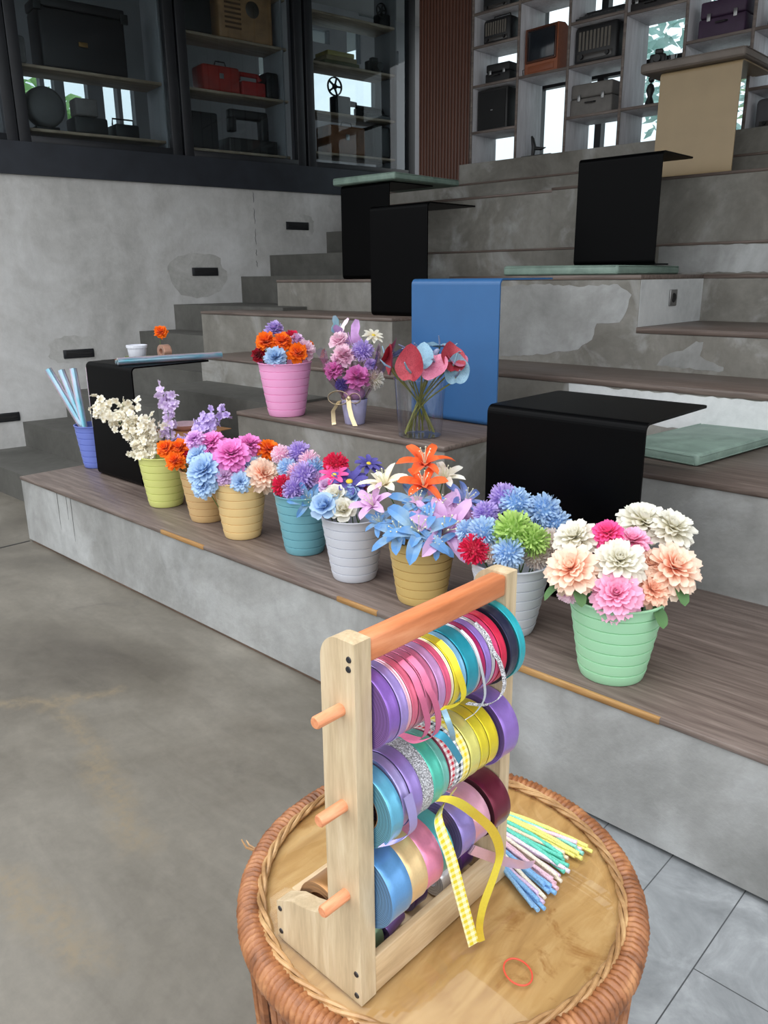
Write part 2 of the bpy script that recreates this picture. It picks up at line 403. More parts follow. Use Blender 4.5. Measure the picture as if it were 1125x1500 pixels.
def plytop():
    t = NT('varnished_plywood'); v = t.coords((5, 1.2, 1), 'object', (0, 0, 0.9))
    n = t.noise(v, 5, 7, 0.6, 0.8)
    col = t.ramp(n, [(0.3, srgb((168, 128, 80))), (0.5, srgb((190, 150, 98))), (0.7, srgb((208, 172, 122)))])
    w = t.coords((1, 1, 1), 'object')
    st = t.noise(w, 9, 7, 0.68, 1.0); rg = t.noise(w, 2.3, 2)
    ml = t.mix(1.0, t.ramp(st, [(0.53, (0, 0, 0, 1)), (0.63, (0.8, 0.8, 0.8, 1))]), t.ramp(rg, [(0.44, (0, 0, 0, 1)), (0.56, (1, 1, 1, 1))]), 'MULTIPLY')
    col = t.mix(ml, col, srgb((150, 98, 46)))
    t.set(color=col, rough=0.35, spec=0.4); return t.m
M['plytop'] = plytop()
def fluted():
    t = NT('fluted_brown_wood'); v = t.coords((1, 1, 1)); w = t.new('ShaderNodeTexWave', wave_type='BANDS', bands_direction='X'); w.inputs['Scale'].default_value = 9.0; w.inputs['Distortion'].default_value = 0.2
    t.l(v, w.inputs['Vector']); n = t.noise(t.coords((20, 20, 1)), 2, 4)
    col = t.mix(0.6, t.ramp(n, [(0.3, srgb((74, 42, 31))), (0.7, srgb((100, 60, 46)))]), t.ramp(w.outputs['Fac'], [(0.0, srgb((48, 27, 20))), (0.3, srgb((100, 62, 47)))]))
    t.set(color=col, rough=0.5); t.bump(w.outputs['Fac'], 0.4, 0.01); return t.m
M['fluted'] = fluted()
M['shelfpale'] = wood('pale_shelf_laminate', (184, 181, 184), (198, 196, 200), (212, 210, 214), 2, 0.5, 'world', 1, 10, 0.02)
M['shelfedge_shade'] = wood('shelf_edge_shade', (88, 78, 74), (112, 100, 94), (134, 122, 114), 0, 0.5, 'world', 1, 10, 0.02)
M['shelfboard'] = wood('cabinet_shelf_board', (140, 118, 98), (168, 146, 124), (192, 172, 150), 1, 0.5, 'world', 1, 10, 0.02)
M['white'] = plain('white_plastic', (228, 230, 238), 0.4, 0, 0.02)
M['greyplaster'] = plain('grey_plaster', (140, 140, 144), 0.8, 0, 0.06, 3)
M['ceil'] = plain('ceiling_plaster', (150, 150, 150), 0.9, 0, 0.05, 2)
M['stem'] = plain('green_stem', (92, 118, 66), 0.55, 0, 0.12)
M['stemy'] = plain('yellow_green_stem', (150, 150, 72), 0.5, 0, 0.12)
M['leaf'] = petal('leaf_green', (60, 92, 58), (96, 134, 84))
M['chrome'] = plain('brushed_steel', (150, 150, 150), 0.35, 0.8)
M['yc'] = plain('yellow_flower_centre', (226, 196, 60), 0.7, 0, 0.1)
M['screw'] = plain('dark_screw', (70, 70, 74), 0.4, 0.8)
M['kraft'] = plain('kraft_cardboard', (176, 128, 84), 0.8, 0, 0.06)
# ------------------------------------------------------------------ the setting
def step(x0, x1, y0, y1, z0, z1, mat, wood_t=0.0, edge=None, base=False, label=None):
    mb = MB().box(x0, x1, y0, y1, z0, z1 - wood_t)
    o = struct('floor_step', mb, mat, label or 'concrete seating step', 'step')
    if wood_t:
        w = MB().box(x0 - 0.003, x1 + 0.003, y0 - 0.006, y1, z1 - wood_t, z1, 0.002, 1)
        p = struct('wood_tread', w, M['tread'], parent=o); p['label'] = 'brown wood tread'
    return o
fl = struct('floor', MB().add([(-9, -7, 0), (-0.985, -7, 0), (-0.985, 1.82, 0), (-0.985, 9, 0), (-9, 9, 0)], [(0, 1, 2, 3, 4)], smooth=False), M['floor'], 'polished brown grey concrete floor', 'floor')
struct('floor.001', MB().add([(-0.985, -7, 0), (5, -7, 0), (5, 9, 0), (-0.985, 9, 0)], [(0, 1, 2, 3)], smooth=False), M['tile'], 'grey stone look floor tiles beside the rattan table', 'floor')
struct('floor_joint', MB().box(-4.66, -4.645, -3, 1.8, -0.01, 0.0012), M['dark'])
# front bench
b = step(-4.65, 1.6, 1.8, 2.95, 0.016, 0.40, M['riser'], 0.018, label='long low concrete bench with a brown wood top holding the flower buckets')
bb = MB().box(-4.62, -1.15, 1.808, 1.9, 0.0, 0.018)  # brown strip stands in for the shadow gap at the bench foot
struct('shadow_gap_front', bb, M['gapshade'], 'dark strip painted in for the shadow gap under the low bench', 'shadow_gap')
for x0, x1 in ((-3.12, -2.78), (-1.945, -1.745), (-1.21, -0.73)):
    struct('exposed_plywood_edge', MB().box(x0, x1, 1.7925, 1.803, 0.3815, 0.4008, 0.001, 1), M['ply'], parent=b)['label'] = 'chipped edge showing raw plywood'
step(-4.75, -3.5, 2.80, 3.3, 0.3, 0.815, M['stair'])
step(-3.57, -2.10, 2.59, 3.7, 0.39, 0.80, M['riser2'], 0.022, label='wood topped concrete block holding the pink bucket and the clear vase')
step(-2.10, -1.45, 2.9, 3.7, 0.39, 0.60, M['riser2'])
step(-1.45, 1.6, 2.73, 3.7, 0.39, 0.80, M['riser'], 0.022)
step(-4.8, -2.75, 3.2, 3.7, 0.5, 0.985, M['riser2'], 0.02)
step(-3.3, 1.6, 3.62, 4.25, 0.6, 1.0, M['riser2'], 0.03)
step(-5.35, -3.34, 3.6, 4.3, 0.6, 1.262, M['riser2'], 0.02)
step(-5.15, -3.34, 4.2, 5.12, 0.8, 1.487, M['riser2'], 0.02)
m_ = step(-3.34, -2.03, 4.15, 5.12, 0.8, 1.50, M['riser2'], 0.025)
step(-2.03, 1.6, 4.15, 5.12, 0.8, 1.225, M['riser2'], 0.03)
step(-2.03, 1.6, 4.97, 5.12, 0.8, 1.50, M['riser2'], 0.025)
step(-4.9, 1.6, 5.08, 5.4, 0.8, 1.688, M['riser2'], 0.015)
step(-5.2, -3.23, 5.25, 5.72, 0.8, 2.09, M['riser2'], 0.018)
step(-3.23, 1.6, 5.14, 5.72, 0.8, 2.09, M['riser2'], 0.018)
step(-5.4, 1.6, 5.62, 6.3, 0.8, 2.24, M['riser2'], 0.015)
step(-4.47, 1.6, 5.66, 6.3, 0.8, 2.395, M['riser2'])
# pale patches of plaster on the risers (their own shapes), and a side face painted as lit
def blob(name, pts, y, z_off=0.0):
    mb = MB().prism(pts, y - 0.0025, y, 'y'); return mb
struct('plaster_lit_patch', MB().box(-2.0285, -2.0265, 4.152, 4.97, 1.226, 1.474), M['patch'], parent=m_)  # whole side face paled to stand in for light from the open side
def wall_patch(pts, y, mat):
    rr = random.Random(9); P = []
    for i in range(len(pts)):
        a, c = pts[i], pts[(i + 1) % len(pts)]; n = max(2, int(math.hypot(c[0] - a[0], c[1] - a[1]) / .03))
        for k in range(n):
            u = k / n; P.append((a[0] + (c[0] - a[0]) * u + rr.uniform(-.006, .006), a[1] + (c[1] - a[1]) * u + rr.uniform(-.005, .005)))
    struct('plaster_lit_patch', MB().prism(P, y - 0.0015, y, 'y'), mat, parent=m_)
wall_patch([(-2.12, .972), (-1.95, .972), (-1.87, .962), (-1.2, .968), (0.2, .968), (0.2, .805), (-1.7, .805), (-2.1, .84)], 3.62, M['patch'])
wall_patch([(-3.30, 1.455), (-2.90, 1.44), (-2.66, 1.455), (-2.40, 1.44), (-2.16, 1.45), (-2.08, 1.40), (-2.10, 1.30), (-2.14, 1.25), (-2.27, 1.235), (-2.30, 1.15), (-2.38, 1.09), (-2.60, 1.05), (-2.90, 1.02), (-3.30, 1.01)], 4.15, M['riser'])
wall_patch([(-1.90, 1.03), (-1.84, 1.10), (-1.76, 1.115), (-1.70, 1.17), (-1.66, 1.16), (-1.67, 1.09), (-1.60, 1.06), (-1.54, 1.045), (-1.54, 1.02)], 4.15, M['riser'])
wall_patch([(-2.38, 1.67), (0.5, 1.67), (0.5, 1.505), (-2.38, 1.51)], 5.08, M['riser'])
drip = plain('water_stain', (92, 92, 90), .8)
for x, z1, w_ in ((-4.19, .17, .010), (-4.08, .25, .007), (-4.03, .135, .010)):
    struct('water_stain', MB().prism([(x - w_ * .3, .38), (x + w_ * .5, .38), (x + w_ * .4, .3), (x + w_ * .1, z1), (x - w_ * .2, z1 + .06)], 1.7992, 1.8, 'y'), drip, parent=b)
# aisle stairs against the left wall
WX0, WK = -6.92, 0.1561
EU = Vector((0.15424, 0.98803, 0)); NU = Vector((0.98803, -0.15424, 0)); O0 = Vector((WX0, 0, 0))
def W(s, d, z=0.0): 
    p = O0 + EU * s + NU * d; return Vector((p.x, p.y, z))
ST = [(0.2, 2.15, -4.6), (0.4, 2.6, -4.6), (0.62, 2.95, -4.7), (0.85, 3.28, -4.75), (1.072, 3.63, -4.8), (1.286, 3.96, -4.8), (1.518, 4.63, -4.6), (1.707, 4.94, -4.5), (1.929, 5.58, -4.3), (2.15, 5.9, -4.3)]
for i, (z, y, xr) in enumerate(ST):
    y1 = ST[i + 1][1] + 0.03 if i + 1 < len(ST) else 6.4
    a = WX0 + WK * y - 0.02; c = WX0 + WK * y1 - 0.02
    mb = MB().prism([(a, y), (xr, y), (xr, y1), (c, y1)], 0.0 if i == 0 else z - 0.35, z, 'z')
    struct('floor_stair', mb, M['stair'], 'grey concrete aisle stair against the plain wall', 'stair')
def wallbox(name, s0, s1, d0, d1, z0, z1, mat, bev=0, parent=None, label=None, cat=None, st=True):
    mb = MB(); rot = Matrix.Translation(O0) @ Matrix.Rotation(math.atan2(EU.y, EU.x) - PI / 2, 4, 'Z')
    # local: x -> NU , y -> EU
    mb.box(d0, d1, s0, s1, z0, z1, bev, 2, rot)
    if st: return struct(name, mb, mat, label, cat, parent)
    return mb
wallbox('wall_left', -4, 7.3, -0.18, 0, 0, 2.275, M['wallc'], label='plain grey concrete wall beside the aisle stairs', cat='wall')
wallbox('wall_left_beam', -4, 7.3, -0.2, 0.02, 2.275, 2.51, M['beam'], label='dark steel beam on top of the concrete wall', cat='beam')
M['damp'] = concrete('damp_plaster', (156, 155, 151), (179, 178, 175), (204, 203, 201), 3, 2.2, False, 0.5, patchcol=(206, 206, 204))
def damp(s, z, w_, h_, seed):
    rr = random.Random(seed); n_ = 34; V = []
    for k in range(n_):
        a_ = 2 * PI * k / n_; q = (abs(math.cos(a_)) ** 3 + abs(math.sin(a_)) ** 3) ** (-1 / 3) * rr.uniform(.9, 1.06)
        V.append(W(s + math.cos(a_) * q * w_, 0.0012, z + math.sin(a_) * q * h_))
    struct('damp_patch', MB().add([W(s, 0.0015, z)] + V, [(0, 1 + (k + 1) % n_, 1 + k) for k in range(n_)], None, False), M['damp'], 'damp patch in the plaster around a step light', 'damp patch')
damp(4.26, 1.53, .27, .19, 2); damp(3.10, .95, .20, .11, 5); damp(5.34, 1.98, .17, .11, 7)
# crack in the wall plaster
ck = MB(); rk_ = random.Random(3)
for k, (z0, z1) in enumerate(((2.26, 2.16), (2.12, 1.98), (1.94, 1.80), (1.76, 1.70), (1.66, 1.60))):
    n_ = 6; ck.tube([W(4.86 + rk_.uniform(-.006, .006), 0.0, z0 + (z1 - z0) * j / (n_ - 1)) for j in range(n_)], [.0008] + [.0025] * (n_ - 2) + [.0008], 5)
struct('wall_left_crack', ck, M['frame'], 'thin vertical crack in the plaster of the concrete wall', 'crack')
# window bays on the beam
def window(name, s0, s1, label):
    w = bpy.data.objects.new(name, None); COL.objects.link(w); w['kind'] = 'structure'; w['label'] = label; w['category'] = 'window'
    for a in (s0, s1 - 0.085):
        p = wallbox('window_frame', a, a + 0.085, -0.07, 0.0, 2.51, 4.45, M['frame'], 0.004, parent=w)
    wallbox('window_sill', s0 + 0.085, s1 - 0.085, -0.07, 0.0, 2.51, 2.56, M['frame'], 0.004, parent=w)
    g = wallbox('pane', s0 + 0.085, s1 - 0.085, -0.04, -0.034, 2.56, 4.45, M['glass'], parent=w)
    return w
window('window_1', 1.75, 2.885, 'dark framed glass bay at the front end of the beam')
window('window_2', 2.89, 4.205, 'dark framed glass bay showing the black trunk')
window('window_3', 4.225, 5.445, 'dark framed glass bay showing the red cases')
window('window_4', 5.475, 6.78, 'dark framed glass bay showing the film projector')
# room behind the glass
struct('floor_upper', wallbox('x', 0, 9, -2.6, -0.07, 2.44, 2.505, M['greyplaster'], st=False), M['greyplaster'], 'floor of the room behind the glass', 'floor')
OP = [(3.36, 3.56, 2.98, 3.36), (3.60, 3.69, 3.2, 3.36), (3.78, 4.0, 2.98, 3.37), (4.15, 4.29, 2.94, 3.38), (4.33, 4.46, 2.94, 3.38), (5.9, 6.06, 3.4, 3.9), (6.5, 7.5, 3.34, 3.78), (6.58, 6.84, 4.06, 4.2), (7.08, 7.28, 3.92, 4.36), (7.26, 7.54, 4.42, 4.62), (7.56, 7.85, 3.98, 4.14), (3.3, 3.86, 2.72, 2.86)]
def wall_with_openings(name, s0, s1, z0, z1, d0, d1, openings, mat, frame):
    ss = sorted({s0, s1, *[o[0] for o in openings], *[o[1] for o in openings]})
    mb = MB(); rot = Matrix.Translation(O0) @ Matrix.Rotation(math.atan2(EU.y, EU.x) - PI / 2, 4, 'Z')
    for a, c in zip(ss[:-1], ss[1:]):
        if c - a < 1e-4: continue
        cuts = sorted([(o[2], o[3]) for o in openings if o[0] <= a + 1e-5 and o[1] >= c - 1e-5])
        z = z0
        for lo, hi in cuts:
            if lo > z: mb.box(d0, d1, a, c, z, lo, 0, 2, rot)
            z = max(z, hi)
        if z < z1: mb.box(d0, d1, a, c, z, z1, 0, 2, rot)
    return struct(name, mb, mat, 'wall of the room behind the glass with window openings', 'wall')
wall_with_openings('wall_far_left', 0, 9, 2.44, 4.45, -1.7, -1.6, OP, M['greyplaster'], None)
for i, o in enumerate(OP):
    pn = wallbox('window_%d' % (i + 5), o[0], o[1], -1.66, -1.655, o[2], o[3], M['glass'], label='bright window in the room behind the glass', cat='window')
struct('light_blocker_front', MB().box(-7.6, 4.4, 1.9, 2.05, 4.0, 4.45), M['ceil'], 'unseen lintel added to hold daylight off the back rows', 'wall')  # out of view; added so less daylight reaches the back steps
struct('reflection_blocker_right', MB().box(4.2, 4.4, 4.2, 8.5, 0, 4.45).box(4.2, 4.4, 2.05, 4.2, 4.0, 4.45), M['ceil'], 'unseen wall added to darken reflections in the glass bays', 'wall')  # out of view; added to keep bright reflections off the glass bays
struct('unseen_ceiling', MB().box(-10.5, 4.5, 1.9, 8.5, 4.45, 4.6), M['ceil'], 'unseen_ceiling', 'unseen_ceiling')  # out of view; added and cut back to shade the rear of the hall
struct('wall_back', MB().box(-5.11, -4.545, 5.88, 5.94, 2.2, 4.45), M['fluted'], 'fluted dark brown wood wall panel beside the bookcase', 'wall')
struct('wall_back_base', MB().box(-6.2, -4.6, 6.3, 6.5, 0.5, 2.42), M['greyplaster'])
# window wall behind the bookcase
wb = MB()
for x in (-5.55, -4.95, -4.3, -3.7, -2.9, -2.2, -1.4, 0.0): wb.box(x - 0.03, x + 0.03, 6.55, 6.62, 2.2, 4.45)
for z in (2.42, 3.10, 4.05): wb.box(-5.55, 1.6, 6.551, 6.619, z - 0.035, z + 0.035)
wn = struct('window_back', wb, M['frame'], 'dark window frame behind the bookcase', 'window')
struct('pane', MB().box(-5.55, 1.6, 6.58, 6.586, 2.2, 4.45), M['glass'], parent=wn)
struct('wall_back_low', MB().box(-4.6, 1.6, 6.5, 6.7, 0.5, 2.4), M['greyplaster'])
struct('ground_outside', MB().add([(-40, -40, -0.3), (40, -40, -0.3), (40, 40, -0.3), (-40, 40, -0.3)], [(0, 1, 2, 3)], smooth=False), plain('pale_paving', (150, 150, 146), 0.9), 'paved ground outside', 'ground')
# step lights and sockets
def step_light(s, z, label):
    t = thing('step_light', label, 'wall light', W(s, 0, z), math.atan2(EU.y, EU.x), 'recessed lights along the aisle stairs')
    part('housing', MB().box(-0.125, 0.125, -0.012, 0.02, -0.035, 0.035, 0.004), M['frame'], t)
    part('louvre', MB().box(-0.105, 0.105, -0.016, -0.011, -0.008, 0.012).box(-0.105, 0.105, -0.0145, -0.011, -0.024, -0.014).box(-0.105, 0.105, -0.0145, -0.011, 0.018, 0.026), M['dark'], t)
# housing faces +d: rotate so local -y points into the room
step_light(2.49, 0.45, 'dark louvred step light lowest on the concrete wall')
step_light(3.14, 0.915, 'dark louvred step light just above the black table with the white pot')
step_light(4.33, 1.562, 'dark louvred step light inside the big damp patch')
step_light(5.315, 1.976, 'dark louvred step light highest, near the steel beam')
t = thing('wall_socket', 'steel wall socket on the pale side of the upper step', 'socket', (-2.0255, 4.552, 1.372))
part('plate', MB().box(0, 0.008, -0.045, 0.045, -0.045, 0.045, 0.003), M['chrome'], t)
part('insert', MB().lathe([(0.0, 0.009), (0.02, 0.009), (0.024, 0.012), (0.027, 0.008)], 20, axis='x'), M['dark'], t)
t = thing('wall_socket', 'dark wall socket between the violet blue lily and the black table', 'socket', (-2.05, 2.884, 0.53))
part('plate', MB().box(-0.03, 0.04, 0.006, 0.016, 0, 0.075, 0.003), M['frame'], t)
part('insert', MB().lathe([(0.0, 0.004), (0.02, 0.004), (0.024, 0.002)], 20, center=(0.005, 0, 0.037), axis='y'), M['dark'], t)

# ------------------------------------------------------------------ bent metal side tables
def bent_table(w, h, d, mat, label, loc, rotz=0.0, thk=0.008, cat='side table', group='bent metal side tables', dtop=None):
    """sheet bent into a C: base plate, upright, top plate; the upright faces the front"""
    dt = dtop or d; R = 0.028
    def sheet():
        path = [(0.42 * d, 0.0)]
        path += [(R - R * math.sin(a), R - R * math.cos(a)) for a in [PI / 2 * k / 6 for k in range(7)]]
        path += [(R - R * math.cos(a), h - R + R * math.sin(a)) for a in [PI / 2 * k / 6 for k in range(7)]]
        path += [(dt, h)]
        inner = []
        for i, p in enumerate(path):
            a = path[max(i - 1, 0)]; c = path[min(i + 1, len(path) - 1)]
            tx, tz = c[0] - a[0], c[1] - a[1]; l = math.hypot(tx, tz)
            inner.append((p[0] + tz / l * thk, p[1] - tx / l * thk))
        return path, inner
    out, inn = sheet(); N = len(out); mb = MB()
    cr = 0.02
    vs = []
    for x in (0, w):
        vs += [(x, y, z) for y, z in out] + [(x, y, z) for y, z in inn]
    fs = []
    for i in range(N - 1):
        fs.append((i, i + 1, i + 1 + 2 * N, i + 2 * N)); fs.append((N + i, 3 * N + i, 3 * N + i + 1, N + i + 1))
        fs.append((i, N + i, N + i + 1, i + 1)); fs.append((2 * N + i, 2 * N + i + 1, 3 * N + i + 1, 3 * N + i))
    fs += [(0, 2 * N, 3 * N, N), (N - 1, 2 * N - 1, 4 * N - 1, 3 * N - 1)]
    mb.add(vs, fs, None, True)
    me = mb.mesh('bent_side_table')
    bm = bmesh.new(); bm.from_mesh(me); bmesh.ops.recalc_face_normals(bm, faces=bm.faces)
    ed = [e for e in bm.edges if abs(e.verts[0].co.z - e.verts[1].co.z) < 0.02 and abs(e.verts[0].co.x - e.verts[1].co.x) < 1e-4 and 1e-4 < abs(e.calc_length() - thk) < 1e-3]
    short = [e for e in bm.edges if abs(e.calc_length() - thk) < 1e-4 and (abs(e.verts[0].co.y - dt) < 1e-4)]
    bmesh.ops.bevel(bm, geom=short, offset=cr, segments=4, affect='EDGES', profile=0.5)
    bm.to_mesh(me); bm.free()
    me.materials.append(mat)
    for p in me.polygons: p.use_smooth = False
    o = bpy.data.objects.new('bent_side_table', me); COL.objects.link(o); o.location = loc; o.rotation_euler = (0, 0, rotz)
    return tag(o, label, cat, group)
bent_table(0.60, 0.66, 0.48, M['black'], 'black bent metal side table on the low bench beside the mint green bucket', (-1.67, 2.3, 0.40))
bent_table(0.50, 0.655, 0.50, M['black'], 'black bent metal side table on the low bench carrying the white pot and film rolls', (-4.37, 2.14, 0.40))
bent_table(0.54, 0.69, 0.46, M['bluemetal'], 'blue bent metal side table behind the clear vase', (-2.74, 3.1, 0.80))
bent_table(0.535, 0.62, 0.46, M['black'], 'black bent metal side table standing on the green cushion of the upper step', (-2.722, 4.62, 1.5555), dtop=0.42)
bent_table(0.51, 0.64, 0.50, M['creammetal'], 'cream bent metal side table on the top step in front of the bookcase', (-2.57, 5.3, 2.09))
bent_table(0.50, 0.675, 0.50, M['black'], 'black bent metal side table with a green cushion lying on its top', (-4.65, 4.45, 1.487))
bent_table(0.475, 0.665, 0.48, M['black'], 'black bent metal side table with a bare top in front of the cushioned one', (-3.71, 3.8, 1.262))

# ------------------------------------------------------------------ cushions
def cushion(w, d, h, label, loc, rotz=0, mat='leather'):
    t = thing('seat_cushion', label, 'cushion', loc, rotz, 'seat pads')
    n = 14; vs = []; fs = []
    mb = MB().box(-w / 2, w / 2, -d / 2, d / 2, 0, h, h * 0.3, 3)
    vs = []
    for (x, y, z) in mb.v:
        vs.append((x, y, z + 0.004 * math.sin(x * 23 + y * 9) + 0.003 * math.sin(y * 31)) if z > h * 0.5 else (x, y, z))
    mb.v = vs
    part('cover', mb, M[mat], t)
    pp = MB()
    for z in (h * 0.2, h * 0.84):
        a, c = w / 2 - 0.002, d / 2 - 0.002; r = 0.015
        pts = [(a, -c + r, z), (a, c - r, z), (a - r, c, z), (-a + r, c, z), (-a, c - r, z), (-a, -c + r, z), (-a + r, -c, z), (a - r, -c, z)]
        pp.tube(pts, 0.0035, 6, True)
    part('piping', pp, M[mat], t)
    return t
c1 = cushion(0.36, 0.72, 0.045, 'sage green seat cushion lying behind the black table at the mint bucket', (-1.28, 3.30, 0.80), -0.12)
part('zip_puller', MB().box(-0.145, -0.133, -0.385, -0.36, 0.006, 0.014, 0.002).tube([(-0.139, -0.385, 0.011), (-0.137, -0.41, 0.006)], 0.005, 8), M['zip'], c1, 'white zip puller')
cushion(0.77, 0.80, 0.055, 'sage green seat cushion under the black table on the upper step', (-2.585, 4.61, 1.50), 0.0)
cushion(0.64, 0.74, 0.05, 'sage green cushion lying on top of a black metal table', (-4.38, 4.78, 2.162), 0.0)
cushion(0.66, 0.62, 0.06, 'grey brown cushion lying on top of the cream metal table', (-2.36, 5.56, 2.73), 0.0, 'greycush')
# ------------------------------------------------------------------ rattan table
TC = Vector((-0.68, 0.84, 0.0)); ZT = 0.55
t = thing('rattan_table', 'round rattan drum table with a glass covered plywood top holding the ribbon rack', 'table', TC)
def wrapped_ring(R, r, zc, wraps, n=10, per=5):
    mb = MB(); N = wraps * per; vs = []; fs = []
    for i in range(N):
        a = 2 * PI * i / N
        for k in range(n):
            q = 2 * PI * k / n
            ph = wraps * a + 0.9 * q
            rr = r * (0.86 + 0.17 * abs(math.sin(ph / 2 * 1.0)) ** 0.6 + 0.03 * math.sin(a * 37 + 3 * math.sin(a * 11)))
            vs.append(((R + rr * math.cos(q)) * math.cos(a), (R + rr * math.cos(q)) * math.sin(a), zc + rr * 1.15 * math.sin(q)))
    for i in range(N):
        j = (i + 1) % N
        for k in range(n):
            l = (k + 1) % n; fs.append((i * n + k, j * n + k, j * n + l, i * n + l))
    return mb.add(vs, fs)
part('wrapped_rim', wrapped_ring(0.308, 0.0228, ZT - 0.018, 190, 12, 8), M['rattan'], t)
br = MB()
for s_ in range(3):
    pts = []
    for i in range(540):
        a = 2 * PI * i / 540; ph = a * 15 + s_ * 2 * PI / 3
        pts.append(((0.2905 + 0.0046 * math.cos(ph)) * math.cos(a), (0.2905 + 0.0046 * math.cos(ph)) * math.sin(a), ZT + 0.003 + 0.0034 * math.sin(ph)))
    br.tube(pts, 0.0038, 7, True)
part('braided_edge', br, M['braid'], t, 'pale braided rattan edging')
part('tabletop', MB().lathe([(0.0, ZT - 0.022), (0.294, ZT - 0.022), (0.296, ZT - 0.02), (0.296, ZT - 0.0065), (0.0, ZT - 0.0065)], 96, smooth=False), M['plytop'], t, 'varnished plywood disc')
part('glass_disc', MB().lathe([(0.0, ZT - 0.006), (0.2845, ZT - 0.006), (0.2865, ZT - 0.004), (0.2865, ZT - 0.002), (0.2845, ZT), (0.0, ZT)], 96, smooth=False), M['tglass'], t)
for i in range(72):
    a = 2 * PI * i / 72 + 0.02 * math.sin(i * 5.3); r0 = 0.309 + 0.006 * (i % 3 - 1) * 0.6
    mb = MB().tube([(r0 * math.cos(a), r0 * math.sin(a), ZT - 0.03), ((r0 - 0.01) * math.cos(a + 0.01), (r0 - 0.01) * math.sin(a + 0.01), 0.3), (r0 * math.cos(a + 0.02 * (i % 2)), r0 * math.sin(a + 0.02 * (i % 2)), 0.02)], 0.0062 + 0.0012 * (i % 3), 7)
    part('cane', mb, M['rattan'], t)
part('base_ring', wrapped_ring(0.306, 0.016, 0.02, 120, 8, 5), M['rattan'], t)
part('inner_hoop', MB().tube([(0.288 * math.cos(2 * PI * k / 60), 0.288 * math.sin(2 * PI * k / 60), 0.27) for k in range(60)], 0.009, 8, True), M['rattan'], t)
part('loose_end', MB().tube([(-0.285, -0.15, ZT - 0.02), (-0.305, -0.165, ZT - 0.012), (-0.318, -0.165, ZT - 0.002)], [0.003, 0.002, 0.001], 5).tube([(-0.285, -0.15, ZT - 0.02), (-0.31, -0.155, ZT - 0.016), (-0.322, -0.152, ZT - 0.014)], [0.003, 0.002, 0.001], 5), M['braid'], t)

# ------------------------------------------------------------------ ribbon rack
XF, XB = -0.603, -0.78
rk = thing('ribbon_rack', 'pale wooden ribbon rack with three rows of rolls on the rattan table', 'rack', (0, 0, 0))
rk.location = (-0.69, 0.75, ZT)
def RL(x, y, z): return (x + 0.69, y - 0.75, z - ZT)
def rprism(poly, y0, y1): 
    return MB().prism([(x + 0.69, z - ZT) for x, z in poly], y0 - 0.75, y1 - 0.75, 'y')
prof = [(XF, ZT + 0.001), (XF, 1.090), (-0.632, 1.090)] + [(-0.632 - 0.031 * math.sin(q), 1.055 + 0.035 * math.cos(q)) for q in [PI / 2 * k / 8 for k in range(1, 9)]] + [(-0.664, 0.678)]
prof += [(-0.672, 0.664), (-0.69, 0.652), (-0.715, 0.643), (-0.745, 0.636), (XB, 0.616), (XB, ZT + 0.001)]
for y0, y1 in ((0.581, 0.609), (0.889, 0.915)):
    mb = rprism(prof, y0, y1)
    p = part('side_panel', mb, M['rackwood'], rk)
    ys = y0 if y0 < 0.7 else y1
    for x, z in ((-0.612, 1.068), (-0.613, 1.055), (-0.612, 0.600), (-0.612, 0.564), (-0.772, 0.607), (-0.772, 0.566)):
        part('screw', MB().lathe([(0.0, 0), (0.0038, 0), (0.0045, 0.0015), (0.0045, 0.003)], 12, center=RL(x, ys - 0.0012 if y0 < 0.7 else ys - 0.0018, z), axis='y'), M['screw'], p)
part('top_rail', MB().box(*[q for ab in zip(RL(-0.630, 0.609, 1.056), RL(-0.604, 0.889, 1.0885)) for q in ab], 0.004), M['rail'], rk, 'orange stained handle rail')
part('front_board', MB().box(*[q for ab in zip(RL(-0.616, 0.6095, ZT + 0.001), RL(-0.604, 0.8885, 0.612)) for q in ab], 0.002), M['rackwoodx'], rk)
part('back_board', MB().box(*[q for ab in zip(RL(-0.779, 0.6095, ZT + 0.001), RL(-0.765, 0.8885, 0.622)) for q in ab], 0.002), M['rackwoodx'], rk)
part('bottom_board', MB().box(*[q for ab in zip(RL(-0.764, 0.6095, ZT + 0.001), RL(-0.617, 0.8885, ZT + 0.009)) for q in ab], 0.001), M['rackwoodx'], rk)
DX = -0.628; DZ = (0.996, 0.859, 0.722)
for z in DZ:
    part('dowel', MB().lathe([(0.0, 0.538), (0.0068, 0.538), (0.0082, 0.540), (0.0082, 0.900), (0.0, 0.9)], 20, center=(DX + 0.69, -0.75, z - ZT), axis='y'), M['peg'], rk, 'orange stained dowel')

